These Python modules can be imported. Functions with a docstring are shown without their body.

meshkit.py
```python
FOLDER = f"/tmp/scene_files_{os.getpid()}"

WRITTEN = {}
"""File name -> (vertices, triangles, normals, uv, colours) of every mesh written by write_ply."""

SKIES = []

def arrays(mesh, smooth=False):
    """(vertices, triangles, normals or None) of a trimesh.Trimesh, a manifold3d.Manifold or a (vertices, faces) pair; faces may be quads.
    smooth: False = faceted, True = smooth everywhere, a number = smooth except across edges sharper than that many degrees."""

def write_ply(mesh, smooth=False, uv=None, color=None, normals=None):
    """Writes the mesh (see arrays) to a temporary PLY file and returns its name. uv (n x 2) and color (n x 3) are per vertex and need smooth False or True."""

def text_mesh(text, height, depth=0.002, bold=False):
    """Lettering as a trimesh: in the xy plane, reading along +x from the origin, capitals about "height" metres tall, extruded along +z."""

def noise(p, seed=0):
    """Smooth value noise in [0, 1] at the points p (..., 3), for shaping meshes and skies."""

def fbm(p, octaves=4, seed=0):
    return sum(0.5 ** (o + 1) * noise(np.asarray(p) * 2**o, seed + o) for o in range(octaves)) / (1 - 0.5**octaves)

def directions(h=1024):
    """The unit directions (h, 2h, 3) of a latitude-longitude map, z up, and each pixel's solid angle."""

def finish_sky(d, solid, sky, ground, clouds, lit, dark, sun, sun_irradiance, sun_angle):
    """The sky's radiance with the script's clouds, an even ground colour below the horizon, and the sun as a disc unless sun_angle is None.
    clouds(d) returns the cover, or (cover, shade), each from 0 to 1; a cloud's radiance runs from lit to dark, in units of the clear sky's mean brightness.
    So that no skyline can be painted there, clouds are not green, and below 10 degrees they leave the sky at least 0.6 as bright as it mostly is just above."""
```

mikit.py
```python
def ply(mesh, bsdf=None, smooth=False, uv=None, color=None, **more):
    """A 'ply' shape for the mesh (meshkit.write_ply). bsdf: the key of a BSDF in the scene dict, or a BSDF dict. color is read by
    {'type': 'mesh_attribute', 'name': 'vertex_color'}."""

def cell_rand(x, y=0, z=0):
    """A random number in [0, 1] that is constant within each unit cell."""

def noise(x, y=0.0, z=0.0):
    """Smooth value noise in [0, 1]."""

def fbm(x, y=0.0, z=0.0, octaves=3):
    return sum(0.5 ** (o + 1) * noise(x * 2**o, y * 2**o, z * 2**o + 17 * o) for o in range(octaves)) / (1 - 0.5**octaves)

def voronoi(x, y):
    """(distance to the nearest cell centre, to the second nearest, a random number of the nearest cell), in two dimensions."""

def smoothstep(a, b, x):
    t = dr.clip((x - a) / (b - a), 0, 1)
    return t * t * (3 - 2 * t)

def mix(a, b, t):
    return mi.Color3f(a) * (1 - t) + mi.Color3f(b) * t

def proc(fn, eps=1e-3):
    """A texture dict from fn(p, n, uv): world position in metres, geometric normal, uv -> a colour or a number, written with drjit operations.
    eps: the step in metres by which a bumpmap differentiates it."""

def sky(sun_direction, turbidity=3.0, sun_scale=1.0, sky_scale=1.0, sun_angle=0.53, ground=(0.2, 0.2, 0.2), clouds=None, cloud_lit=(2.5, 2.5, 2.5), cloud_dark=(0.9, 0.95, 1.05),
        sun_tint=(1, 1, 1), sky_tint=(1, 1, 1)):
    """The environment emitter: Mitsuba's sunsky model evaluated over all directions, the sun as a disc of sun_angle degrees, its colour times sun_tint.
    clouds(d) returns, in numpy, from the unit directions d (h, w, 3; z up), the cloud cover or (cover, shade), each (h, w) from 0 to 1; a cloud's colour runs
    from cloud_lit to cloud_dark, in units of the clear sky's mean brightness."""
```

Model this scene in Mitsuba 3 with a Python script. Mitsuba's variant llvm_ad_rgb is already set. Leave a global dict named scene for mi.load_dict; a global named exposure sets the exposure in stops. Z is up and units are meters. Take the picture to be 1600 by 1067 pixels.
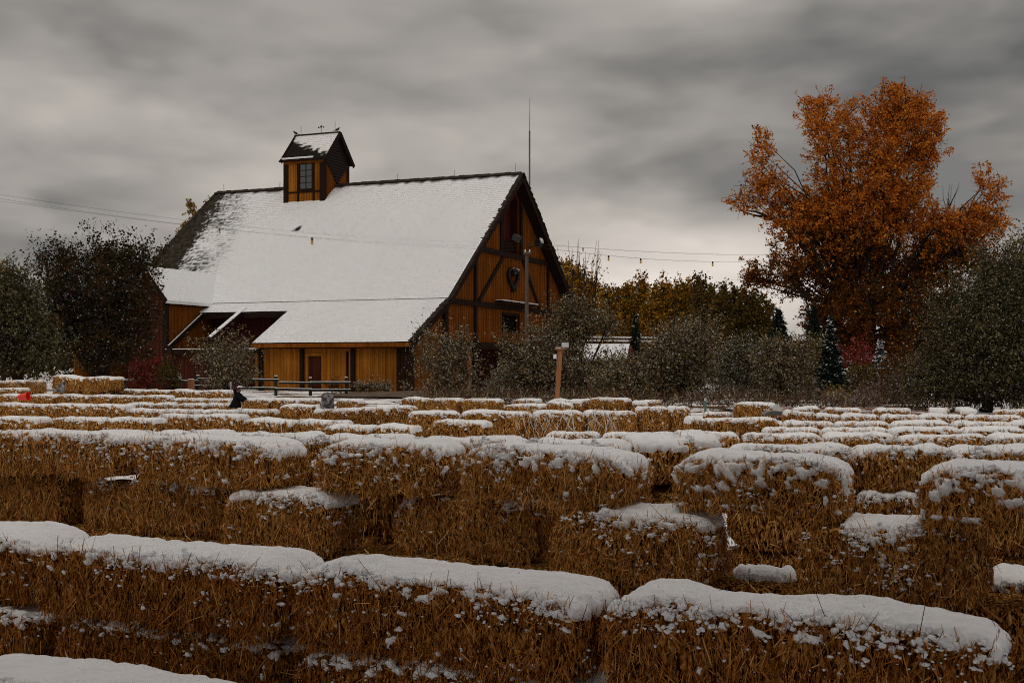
import math, random
import numpy as np, trimesh, mitsuba as mi, drjit as dr
import shapely
from shapely.geometry import Polygon, box as sbox
import mikit, meshkit
from mikit import noise, fbm, cell_rand, smoothstep, mix, voronoi

T = mi.ScalarTransform4f
scene, labels = {}, {}
rng = np.random.default_rng(7)

# ------------------------------------------------------------------ camera, sky, exposure
F, HZ, CAM = 1900.0, 572.0, 1.6          # focal length and horizon row in photo pixels, eye height
scene['camera'] = {'type': 'perspective', 'fov': math.degrees(2 * math.atan(800 / F)), 'fov_axis': 'x',
                   'principal_point_offset_y': -(HZ - 533.5) / 1067.0, 'near_clip': 0.1, 'far_clip': 3000.0,
                   'to_world': T().look_at(origin=[0, 0, CAM], target=[0, 10, CAM], up=[0, 0, 1])}
exposure = 1.86
N3 = meshkit.noise


BANKS = [(-18.9, 11.9, 0.12), (-22.3, 14.5, -0.04), (-14.7, 14.6, -0.1), (-9.0, 14.9, 0.05), (0.0, 15.1, -0.07), (6.0, 15.0, 0.03), (11.9, 14.8, 0.04), (21.3, 14.1, 0.14), (-14.7, 9.6, -0.03), (-21.3, 6.5, 0.02), (-3.0, 10.6, 0.05), (-6.0, 12.5, -0.01), (4.5, 11.3, -0.01), (8.4, 8.6, 0.07), (4.5, 7.5, -0.1), (6.0, 5.1, -0.14), (9.0, 4.2, -0.22), (11.9, 3.6, -0.29), (11.3, 5.7, 0.13), (21.8, 9.5, 0.16), (6.0, 9.6, -0.02), (-21.3, 9.5, -0.06), (-11.9, 12.8, -0.03), (3.0, 4.0, -0.11), (-17.0, 6.9, -0.01), (14.7, 13.0, 0.04), (17.5, 14.4, 0.09)]


def clouds(d):
    el = np.clip(d[..., 2], 0, 1)
    az = np.arctan2(d[..., 0], d[..., 1])
    k = 1.0 / (el + 0.26)
    p = np.stack([d[..., 0] * k * 2.3 + 3.1, d[..., 1] * k * 2.2 + 1.7, el * 5], -1)
    f = meshkit.fbm(p, 5, 11)
    g = meshkit.fbm(np.stack([p[..., 0] * 0.45, p[..., 1] * 0.55, p[..., 2]], -1), 3, 5)
    w = meshkit.fbm(np.stack([p[..., 0] * 2.3 + 2 * f, p[..., 1] * 2.0, p[..., 2] * 3 + 9], -1), 4, 23)
    s = 0.73 + 0.62 * (f - 0.5) + 0.4 * (g - 0.5) + 0.55 * (w - 0.5)
    az, e = np.degrees(az), np.degrees(np.arcsin(el))
    for a0, e0, k in BANKS:                                   # the heavier and the thinner banks of this sky
        s = s + k * np.exp(-((az - a0) / 8.0) ** 2 - ((e - e0) / 3.4) ** 2)
    s = s - 0.50 * np.clip((el - 0.35) / 0.45, 0, 1)          # brighter overhead, as under any overcast
    return np.ones_like(el), np.clip(s, 0, 1)


scene['sky'] = mikit.sky((-0.5, -0.6, 0.9), turbidity=4, sun_scale=0.1, sky_scale=0.5, sun_angle=50, ground=(0.45, 0.43, 0.41), clouds=clouds,
                         cloud_lit=(3.95, 3.58, 3.24), cloud_dark=(0.62, 0.625, 0.615), sun_tint=(0.86, 0.97, 1.10))

# ------------------------------------------------------------------ materials


def rgb(*c):
    return {'type': 'rgb', 'value': list(map(float, c))}


def diffuse(key, refl, two=True):
    d = {'type': 'diffuse', 'reflectance': refl if isinstance(refl, dict) else rgb(*refl)}
    scene[key] = {'type': 'twosided', 'bsdf': d} if two else d


def rough(key, refl, r=0.6, spec=0.3, metallic=0.0):
    scene[key] = {'type': 'twosided', 'bsdf': {'type': 'principled', 'base_color': refl if isinstance(refl, dict) else rgb(*refl), 'roughness': r, 'specular': spec, 'metallic': metallic}}


VC = {'type': 'mesh_attribute', 'name': 'vertex_color'}
diffuse('m_leaf', VC)
diffuse('m_straw', VC)
scene['m_cottonwood_leaf'] = {'type': 'principledthin', 'base_color': VC, 'roughness': 0.7, 'spec_trans': 0.0, 'diff_trans': 0.7, 'eta': 1.2}


def f_snow(p, n, uv):
    v = fbm(p.x * 14, p.y * 14, p.z * 14, 2)
    return mix((0.78, 0.80, 0.83), (0.87, 0.89, 0.92), v)


diffuse('m_snow', mikit.proc(f_snow))


def body_tone(tone):
  def f_body(p, n, uv):
      # packed stalks: fine upright streaks crossed by slanting ones, split into flakes
      h = p.x + 0.6 * p.y
      k = p.y - 0.6 * p.x
      v1 = noise(h * 150, k * 150, p.z * 13)
      v2 = noise(h * 120 + p.z * 55, k * 90, p.z * 16 - h * 30)
      v3 = noise(h * 110 - p.z * 70, k * 90 + 5, p.z * 18 + h * 26)
      v = v1 * 0.44 + v2 * 0.28 + v3 * 0.28
      w = smoothstep(0.34, 0.74, v)
      pale = smoothstep(0.66, 0.80, dr.maximum(v2, v3)) * 0.7
      c = mix(mix((0.014, 0.004, 0.001), (0.50, 0.215, 0.050), w), (0.76, 0.47, 0.17), pale)
      return c * mi.Color3f(tone) * (0.70 + 0.6 * fbm(p.x * 4, p.y * 4, p.z * 4, 2))
  return mikit.proc(f_body)


diffuse('m_bale', body_tone((1.0, 1.0, 1.0)))
diffuse('m_bale_shade_tint', body_tone((0.70, 0.60, 0.52)))          # darker copy for the front wall: foreground dimness painted into the straw colour


def f_ground(p, n, uv):
    v = fbm(p.x * 0.6, p.y * 0.6, 0, 3) + 0.35 * (fbm(p.x * 7, p.y * 7, 3, 2) - 0.5)
    return mix((0.10, 0.06, 0.03), (0.80, 0.80, 0.82), smoothstep(0.36, 0.47, v))


diffuse('m_ground', mikit.proc(f_ground))
BA = math.radians(-22.2)
CB, SB = math.cos(BA), math.sin(BA)
OX, OY = -6.32, 75.0


def barn_uv(p):                                    # barn axes in texture code
    x, y = p.x - OX, p.y - OY
    return x * CB + y * SB, -x * SB + y * CB


def f_board(dark, light):
    def fn(p, n, uv):
        a, s = barn_uv(p)
        along = dr.select(dr.abs(n.x * CB + n.y * SB) > 0.7, s, a)
        i = along / 0.16
        tone = cell_rand(dr.floor(i), 3, 1)
        grain = noise(along * 60, p.z * 1.3, 2) * 0.5 + noise(along * 22, p.z * 0.5, 7) * 0.5
        c = mix(dark, light, dr.clip(0.25 + 0.5 * tone + 0.5 * (grain - 0.5), 0, 1))
        return c * (0.62 + 0.7 * fbm(a * 0.7, s * 0.7, p.z * 0.5, 2)) * (0.85 + 0.3 * noise(along * 7, p.z * 0.25, 5))
    return mikit.proc(fn)


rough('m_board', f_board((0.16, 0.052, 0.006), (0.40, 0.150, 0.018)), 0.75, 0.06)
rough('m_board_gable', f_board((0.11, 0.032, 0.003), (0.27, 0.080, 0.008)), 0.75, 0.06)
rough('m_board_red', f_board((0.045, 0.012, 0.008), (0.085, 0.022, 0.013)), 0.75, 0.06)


def f_timber(p, n, uv):
    g = noise(p.x * 9, p.y * 9, p.z * 2) * 0.6 + noise(p.x * 40, p.y * 40, p.z * 4) * 0.4
    return mix((0.008, 0.004, 0.003), (0.030, 0.014, 0.008), g)


rough('m_timber', mikit.proc(f_timber), 0.8, 0.08)


AL0 = 27.65


def f_roof(p, n, uv):
    a, s = barn_uv(p)
    u = a + AL0 - (12.0 - p.z) * 0.35                                # metres from the far verge, slanting
    bare = smoothstep(11.0, 0.5, u)        # wind has thinned the snow towards the far end
    row = p.z / 0.155
    streak = fbm(a * 1.6, p.z * 9.0, 4, 3) * 0.55 + noise(a * 7, dr.floor(row) * 3.7, 1) * 0.45
    lump = fbm(a * 0.45 + p.z * 0.25, p.z * 0.35, 8, 2)
    edge = smoothstep(2.6, 0.5, u + 1.4 * (fbm(a * 1.5, p.z * 3, 6, 2) - 0.5))
    cov = 1.0 - smoothstep(0.28, 0.72, bare * (0.15 + 0.45 * lump + 1.0 * (streak - 0.35)) + 0.9 * edge)
    ridge = smoothstep(15.9, 16.25, p.z + 0.25 * noise(a * 2.2, 4, 4)) * (p.z < 17)
    cov = cov * (1 - ridge) * dr.select(n.z > 0.2, 1.0, 0.0)
    shingle = mix((0.022, 0.019, 0.016), (0.060, 0.050, 0.040), cell_rand(dr.floor(a / 0.22 + 0.5 * dr.floor(row)), dr.floor(row), 2))
    line = noise(a * 0.9, dr.floor(row) * 2.1, 3) * smoothstep(0.10, 0.0, row - dr.floor(row))
    snow = mix((0.81, 0.83, 0.86), (0.72, 0.735, 0.76), 0.22 * line) * (0.955 + 0.07 * fbm(a * 0.4, p.z * 0.4, 9, 3))
    return mix(shingle, snow, cov)


diffuse('m_roof', mikit.proc(f_roof))


def f_cupola_roof(p, n, uv):
    a, s = barn_uv(p)
    v = (p.z - 18.5) + (a + 16.1) * 0.39 + 0.9 * (fbm(a * 3, s * 3, p.z * 3, 3) - 0.5)
    v = dr.select(n.z > 0.2, v, -1.0)
    return mix((0.022, 0.018, 0.015), (0.82, 0.82, 0.84), smoothstep(-0.15, 0.2, v))


diffuse('m_cupola_roof', mikit.proc(f_cupola_roof))
rough('m_shingle_dark', (0.035, 0.026, 0.020), 0.85, 0.1)
rough('m_dark', (0.012, 0.010, 0.010), 0.6, 0.3)
rough('m_hole', (0.008, 0.005, 0.004), 0.9, 0.05)
rough('m_metal', (0.10, 0.10, 0.10), 0.45, 0.5)
rough('m_lens', (0.60, 0.63, 0.62), 0.25, 0.6)
rough('m_white', (0.72, 0.74, 0.76), 0.4, 0.5)
rough('m_amber', (0.55, 0.36, 0.10), 0.3, 0.5)
rough('m_green_paint', (0.014, 0.022, 0.017), 0.6, 0.3)
rough('m_teal_paint', (0.10, 0.19, 0.17), 0.5, 0.4)
rough('m_red_plastic', (0.75, 0.025, 0.012), 0.3, 0.5)
rough('m_red_wood', (0.11, 0.016, 0.010), 0.7, 0.2)
rough('m_black_cloth', (0.008, 0.008, 0.010), 0.9, 0.1)
rough('m_maroon_cloth', (0.05, 0.012, 0.018), 0.9, 0.1)
rough('m_skin', (0.26, 0.16, 0.11), 0.6, 0.3)
rough('m_glass_dark', (0.055, 0.060, 0.068), 0.08, 0.9)


def f_post(p, n, uv):
    g = noise(p.x * 60, p.y * 60, p.z * 3)
    return mix((0.22, 0.085, 0.035), (0.40, 0.17, 0.075), g)


rough('m_post', mikit.proc(f_post), 0.7, 0.2)


def f_pole(p, n, uv):
    g = noise(p.x * 50, p.y * 50, p.z * 1.5)
    return mix((0.07, 0.050, 0.038), (0.17, 0.125, 0.095), g)


rough('m_pole', mikit.proc(f_pole), 0.8, 0.15)


def f_bark(p, n, uv):
    g = fbm(p.x * 9, p.y * 9, p.z * 2.5, 3)
    return mix((0.012, 0.008, 0.006), (0.060, 0.042, 0.030), g)


diffuse('m_bark', mikit.proc(f_bark))


def f_stone(p, n, uv):
    g = fbm(p.x * 22, p.y * 22, p.z * 16, 3)
    return mix((0.05, 0.05, 0.055), (0.36, 0.35, 0.35), smoothstep(0.3, 0.75, g))


diffuse('m_stone', mikit.proc(f_stone))


def f_path(p, n, uv):
    return mix((0.07, 0.05, 0.035), (0.18, 0.14, 0.11), fbm(p.x * 2, p.y * 2, 0, 3))


diffuse('m_path', mikit.proc(f_path))


def f_mulch(p, n, uv):
    g = fbm(p.x * 5, p.y * 5, 0, 3)
    return mix((0.13, 0.035, 0.016), (0.62, 0.60, 0.60), smoothstep(0.47, 0.66, g))


diffuse('m_mulch', mikit.proc(f_mulch))

# ------------------------------------------------------------------ naming helpers
taken = {}


def numbered(name):
    n = taken.get(name, 0)
    taken[name] = n + 1
    return name if n == 0 else f'{name}_{n:03d}'


def tag(key, label=None, cat=None, group=None, kind=None):
    d = {k: v for k, v in (('label', label), ('category', cat), ('group', group), ('kind', kind)) if v}
    if d:
        labels.setdefault(key, {}).update(d)


def thing(name, label, cat, group=None):
    k = numbered(name)
    tag(k, label, cat, group)
    return k


def part(parent, name, mesh, mat, smooth=False, color=None, kind=None, label=None, to_world=None):
    key = numbered(parent + '__' + name)
    scene[key] = mikit.ply(mesh, mat, smooth=smooth, color=color)
    if to_world is not None:
        scene[key]['to_world'] = to_world
    tag(key, label, None, None, kind)
    return key


def single(name, mesh, mat, label, cat, group=None, smooth=False, color=None):
    k = thing(name, label, cat, group)
    scene[k] = mikit.ply(mesh, mat, smooth=smooth, color=color)
    return k


def structure(name, mesh, mat, smooth=False):
    scene[name] = mikit.ply(mesh, mat, smooth=smooth)
    labels[name] = {'kind': 'structure'}


def at(px, d, z=None, py=None):
    """World point in photo column px at distance d, at height z (or in photo row py)."""
    return np.array([(px - 800) / F * d, d, CAM + (HZ - py) / F * d if z is None else z])


def ordinal(i):
    return ['first', 'second', 'third', 'fourth', 'fifth', 'sixth', 'seventh', 'eighth', 'ninth', 'tenth', 'eleventh', 'twelfth', 'thirteenth', 'fourteenth', 'fifteenth', 'sixteenth'][i]


# ------------------------------------------------------------------ mesh helpers


def boxm(x0, x1, y0, y1, z0, z1):
    m = trimesh.creation.box((x1 - x0, y1 - y0, z1 - z0))
    m.apply_translation(((x0 + x1) / 2, (y0 + y1) / 2, (z0 + z1) / 2))
    return m


def beam(p, q, w, h, up=(0, 0, 1), ch=0.0):
    """A squared beam from p to q, w wide and h high."""
    p, q = np.array(p, float), np.array(q, float)
    L = np.linalg.norm(q - p)
    d = (q - p) / L
    side = np.cross(d, up)
    if np.linalg.norm(side) < 1e-6:
        side = np.cross(d, (0, 1, 0))
    side /= np.linalg.norm(side)
    u = np.cross(side, d)
    m = trimesh.creation.box((L, w, h))
    M = np.eye(4)
    M[:3, 0], M[:3, 1], M[:3, 2], M[:3, 3] = d, side, u, (p + q) / 2
    if np.linalg.det(M[:3, :3]) < 0:
        M[:3, 1] *= -1
    m.apply_transform(M)
    return m


def tube(pts, radii, n=6, cap=True):
    pts = np.asarray(pts, float)
    radii = np.broadcast_to(radii, len(pts))
    d = np.gradient(pts, axis=0)
    d /= np.linalg.norm(d, axis=1, keepdims=True) + 1e-12
    ref = np.array([0.0, 0, 1]) if abs(d[0, 2]) < 0.9 else np.array([1.0, 0, 0])
    x = np.cross(d, ref)
    x /= np.linalg.norm(x, axis=1, keepdims=True) + 1e-12
    y = np.cross(d, x)
    a = np.arange(n) * 2 * np.pi / n
    v = pts[:, None] + radii[:, None, None] * (np.cos(a)[None, :, None] * x[:, None] + np.sin(a)[None, :, None] * y[:, None])
    i = np.arange(n)
    j = (i + 1) % n
    fs = []
    for k in range(len(pts) - 1):
        b, c = k * n, (k + 1) * n
        fs += [np.stack([b + i, c + i, c + j], 1), np.stack([b + i, c + j, b + j], 1)]
    v = v.reshape(-1, 3)
    if cap:
        v = np.vstack([v, pts[:1], pts[-1:]])
        fs += [np.stack([np.full(n, len(v) - 2), i, j], 1), np.stack([np.full(n, len(v) - 1), (len(pts) - 1) * n + j, (len(pts) - 1) * n + i], 1)]
    return trimesh.Trimesh(v, np.vstack(fs), process=False)


def lathe(profile, n=20):
    return trimesh.creation.revolve(np.array(profile, float), sections=n)


def cat(ms):
    return trimesh.util.concatenate(ms)


def extrude(poly, depth):
    gs = getattr(poly, 'geoms', [poly])
    return cat([trimesh.creation.extrude_polygon(g, depth, engine='earcut') for g in gs if g.geom_type == 'Polygon' and g.area > 1e-5])


ICO0 = trimesh.creation.icosphere(subdivisions=0)
ICO1 = trimesh.creation.icosphere(subdivisions=1)


def blobs(centres, radii, squash, rg, ico=ICO1, rough_=0.18):
    """Many little lumps as one (vertices, faces)."""
    n, k = len(centres), len(ico.vertices)
    v = ico.vertices[None] * radii[:, None, None] * np.stack([1 + 0.3 * rg.uniform(-1, 1, n), 1 + 0.3 * rg.uniform(-1, 1, n), np.broadcast_to(squash, n)], -1)[:, None]
    v = v * (1 + rough_ * rg.uniform(-1, 1, (n, k, 1)))
    v = (v + centres[:, None]).reshape(-1, 3)
    f = (ico.faces[None] + (np.arange(n) * k)[:, None, None]).reshape(-1, 3)
    return v, f


def join(vfs):
    at_, vs, fs = 0, [], []
    for v, f in vfs:
        vs.append(v)
        fs.append(f + at_)
        at_ += len(v)
    return np.vstack(vs), np.vstack(fs)


# ------------------------------------------------------------------ straw bales
BW = 0.46


def box_grid(L, W, H, res, faces):
    """Grid points on a box's faces: (points, triangles), welded."""
    P, Q, base = [], [], 0
    dims = np.array([L, W, H])
    for ax, sg in faces:
        b, c = [(1, 2), (2, 0), (0, 1)][ax]
        nb, nc = max(2, int(dims[b] / res)), max(2, int(dims[c] / res))
        u, v = np.meshgrid(np.linspace(-0.5, 0.5, nb + 1), np.linspace(-0.5, 0.5, nc + 1), indexing='ij')
        p = np.zeros(u.shape + (3,))
        p[..., ax], p[..., b], p[..., c] = sg * 0.5 * dims[ax], u * dims[b], v * dims[c]
        i = np.arange((nb + 1) * (nc + 1)).reshape(nb + 1, nc + 1) + base
        q = np.stack([i[:-1, :-1], i[1:, :-1], i[1:, 1:], i[:-1, 1:]], -1).reshape(-1, 4)
        Q.append(q if sg > 0 else q[:, ::-1])
        P.append(p.reshape(-1, 3))
        base += p.shape[0] * p.shape[1]
    p, q = np.vstack(P), np.vstack(Q)
    f = np.vstack([q[:, [0, 1, 2]], q[:, [0, 2, 3]]])
    key = np.round(p / (res * 0.02)).astype(np.int64)
    _, first, inv = np.unique(key, axis=0, return_index=True, return_inverse=True)
    inv = inv.ravel()
    f = inv[f]
    f = f[(f[:, 0] != f[:, 1]) & (f[:, 1] != f[:, 2]) & (f[:, 0] != f[:, 2])]
    return p[first], f


def bale_surface(p, L, W, H, seed, r=0.095):
    """Rounds and bulges box points: (points, normals)."""
    half = np.array([L, W, H]) / 2
    r = np.array([0.15, 0.060, 0.085])
    inner = np.clip(p, -half + r, half - r)
    d = (p - inner) / r
    d = d / (np.linalg.norm(d, axis=1, keepdims=True) + 1e-12)
    q = inner + d * r
    n = d / r
    n = n / (np.linalg.norm(n, axis=1, keepdims=True) + 1e-12)
    bulge = 0.060 * (meshkit.fbm(q * 2.6 + seed * 7.3, 2, seed) - 0.5) + 0.030 * (meshkit.fbm(q * 9 + seed, 2, seed + 3) - 0.5) + 0.010 * (N3(q * 34, seed + 5) - 0.5)
    flake = 0.010 * np.abs(np.sin(q[:, 0] * np.pi / 0.115 + 2 * N3(q * 3, seed)))
    side = 1 - np.abs(n[:, 2])
    sag = -0.014 * np.cos(q[:, 0] / L * np.pi) * np.maximum(n[:, 2], 0)
    q = q - np.array([0, 0, 1.0]) * ((0.042 if seed > 100 else 0.014) * np.abs(2 * q[:, 0] / L) ** 6 * (q[:, 2] / H + 0.5))[:, None]      # slumped ends
    return q + n * (bulge + flake * side + sag)[:, None] + np.array([0, 0, H / 2]), n


ALL6 = [(0, -1), (0, 1), (1, -1), (1, 1), (2, 1), (2, -1)]


def straw_ribbons(base, direc, length, width, rg, bend=0.25, segs=2):
    """Flat bent straws: (vertices, faces, per-vertex index)."""
    n = len(base)
    direc = direc / np.linalg.norm(direc, axis=1, keepdims=True)
    side = np.cross(direc, rg.normal(size=(n, 3)))
    side /= np.linalg.norm(side, axis=1, keepdims=True)
    off = np.cross(direc, side) * rg.normal(0, bend, (n, 1))
    off[:, 2] -= 0.06
    t = np.linspace(0, 1, segs + 1)
    c = base[:, None] + length[:, None, None] * (t[None, :, None] * direc[:, None] + (t ** 2)[None, :, None] * off[:, None])
    w = width[:, None, None] * np.array([1.0, 0.9, 0.5] if segs == 2 else [1.0, 0.6])[None, :, None] / 2
    v = np.stack([c - side[:, None] * w, c + side[:, None] * w], 2)          # n, segs+1, 2, 3
    k = 2 * (segs + 1)
    f = np.concatenate([np.array([[2 * s, 2 * s + 1, 2 * s + 3], [2 * s, 2 * s + 3, 2 * s + 2]]) for s in range(segs)])
    return v.reshape(-1, 3), (f[None] + (np.arange(n) * k)[:, None, None]).reshape(-1, 3), k


def straw_colors(n, rg):
    base = np.array([[0.72, 0.350, 0.095], [0.44, 0.170, 0.034], [0.88, 0.57, 0.23], [0.14, 0.045, 0.010], [0.62, 0.29, 0.075]])
    c = base[rg.choice(5, n, p=[0.32, 0.25, 0.14, 0.16, 0.13])]
    return c * rg.uniform(0.45, 1.30, (n, 1))


def make_bale(L, W, H, seed, lod, snow=1.0, ranges=None, drape=0.05, clumps=None, drift=0.0, speckle=0.25, stem=0.036, shade_tint=False):
    """The three meshes of a bale, its front facing -y, its foot at z = 0. lod 0 near, 1 middle, 2 far.
    snow: how much lies on it; ranges: stretches of its length where the top is open to the sky."""
    rg = np.random.default_rng(seed)
    p, f = box_grid(L, W, H, [0.035, 0.05, 0.075][lod], ALL6)
    v, n = bale_surface(p, L, W, H, seed)
    out = {'body': mikit.ply(trimesh.Trimesh(v, f, process=False), 'm_bale_shade_tint' if shade_tint else 'm_bale', smooth=True)}
    # straw
    dens = [9500, 3600, 1000][lod]
    wid = [(0.0022, 0.0048), (0.003, 0.007), (0.007, 0.012)][lod]
    B, D, LN = [], [], []
    def face(ax, sg, count, lo, hi):
        q = rg.uniform(-0.5, 0.5, (count, 3)) * np.array([L, W, H])
        q[:, ax] = sg * [L, W, H][ax] / 2
        v_, n_ = bale_surface(q, L, W, H, seed)
        along = np.tile([0, 0, -1.0], (count, 1))
        if ax == 2:
            along = rg.normal(size=(count, 3)) * np.array([1, 1, 0.15])
        flip = np.where(rg.random(count) < 0.30, -1.0, 1.0)[:, None]
        d = along * flip + n_ * np.abs(rg.normal(0.03, 0.10, (count, 1))) + rg.normal(0, 0.50, (count, 3)) * np.where(np.arange(3) == ax, 0.16, 1.0)
        wild = rg.random(count) < 0.05
        d[wild] = rg.normal(size=(wild.sum(), 3)) + n_[wild] * 0.8
        B.append(v_ + n_ * (0.001 + np.abs(rg.normal(0, 0.005, (count, 1)))))
        D.append(d)
        LN.append(np.clip(rg.lognormal(math.log(stem if lod < 2 else 0.055), 0.50, count), lo * 0.6, hi * 0.75) * (1.0 if ax == 1 else 0.6))
    face(1, -1, int(dens * L * H), 0.03, 0.22)
    face(0, -1, int(dens * W * H * (0.9 if lod < 2 else 0.6)), 0.03, 0.22)
    face(0, 1, int(dens * W * H * (0.9 if lod < 2 else 0.6)), 0.03, 0.22)
    face(1, 1, int(dens * L * H * 0.12), 0.03, 0.2)
    face(2, 1, int([110, 40, 8][lod] * L), 0.03, 0.08)
    # tufts along the upper and lower front edge
    for z, up in ((H - 0.05, 0.5), (0.04, -0.8)):
        k = int([170, 70, 30][lod] * L)
        q = np.stack([rg.uniform(-L / 2, L / 2, k), np.full(k, -W / 2), np.clip(rg.normal(z, 0.025, k), 0.01, H - 0.01)], 1)
        q[:, 2] -= H / 2
        v_, n_ = bale_surface(q, L, W, H, seed)
        B.append(v_)
        D.append(n_ * rg.uniform(0.1, 0.7, (k, 1)) + np.array([0, 0, up]) * rg.uniform(0.1, 1.0, (k, 1)) + rg.normal(0, 0.3, (k, 3)))
        LN.append(rg.uniform(0.015, 0.05, k) * (1 if up > 0 else 1.5))
    B, D, LN = np.vstack(B), np.vstack(D), np.concatenate(LN)
    vs, fs, k = straw_ribbons(B, D, LN, rg.uniform(*wid, len(B)), rg, bend=0.10, segs=1)
    out['straw'] = mikit.ply((vs, fs), 'm_straw', color=np.repeat(straw_colors(len(B), rg) * (np.array([0.70, 0.60, 0.52]) if shade_tint else 1.0), k, 0))  # front-wall stems get the same painted-in foreground darkening as their bodies
    if snow <= 0:
        return out
    # snow: a blanket on top with a ragged rim, and loose lumps caught in the straw of the sides
    res = [0.0125, 0.020, 0.034][lod]
    p, f = box_grid(L, W, H, res, [(2, 1), (1, -1), (0, -1), (0, 1), (1, 1)])
    v, n = bale_surface(p, L, W, H, seed)
    dep = H - v[:, 2]
    x = v[:, 0]
    open_ = np.ones(len(v))
    if ranges is not None:
        open_ = np.zeros(len(v))
        for a, b in ranges:
            wob = 0.05 * (N3(v * 9, seed + 12) - 0.5)
            open_ = np.maximum(open_, np.clip((x + wob - a) / 0.04 + 0.5, 0, 1) * np.clip((b - x - wob) / 0.04 + 0.5, 0, 1))
    up = np.maximum(n[:, 2], 0)
    n1 = meshkit.fbm(v * np.array([5, 5, 7]) + seed * 3.1, 3, seed)
    n2 = meshkit.fbm(v * 26 + seed, 3, seed + 1)
    n3 = N3(v * 55, seed + 2)
    n4 = meshkit.fbm(v * 21 + seed * 1.7, 3, seed + 9)
    hang = drape * (0.25 + 1.5 * meshkit.fbm(np.stack([x * 3.2, v[:, 1] * 2, x * 0], 1) + seed, 2, seed + 8))
    rim = np.clip((v[:, 1] + W / 2) / 0.20, 0, 1)                # thin along the front edge
    cov = (up - 0.42) * 1.30 * snow * (0.32 + 0.68 * rim) - 0.5 * np.maximum(dep - hang, 0) / 0.02 * (1 - up) + 0.45 * (n1 - 0.5) + 2.2 * (n2 - 0.5) * (1 - 0.85 * up * rim)
    cov = np.maximum(cov, np.where(dep > 0.03, 6.0 * (n4 - 0.5) - 1.75 + speckle * 2.0 * np.exp(-dep / 0.30), -1))
    cov = np.where(open_ > 0.02, cov * open_ - (1 - open_), -1)
    th = (0.005 + [0.006, 0.008, 0.010][lod] * up * rim + 0.006 * up + 0.018 * (meshkit.fbm(v * 2.3 + seed, 2, seed + 4) - 0.5) * up) * (0.75 + 0.5 * snow)
    t = np.clip(cov / (0.30 + 0.35 * (1 - up)), 0, 1)
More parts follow.
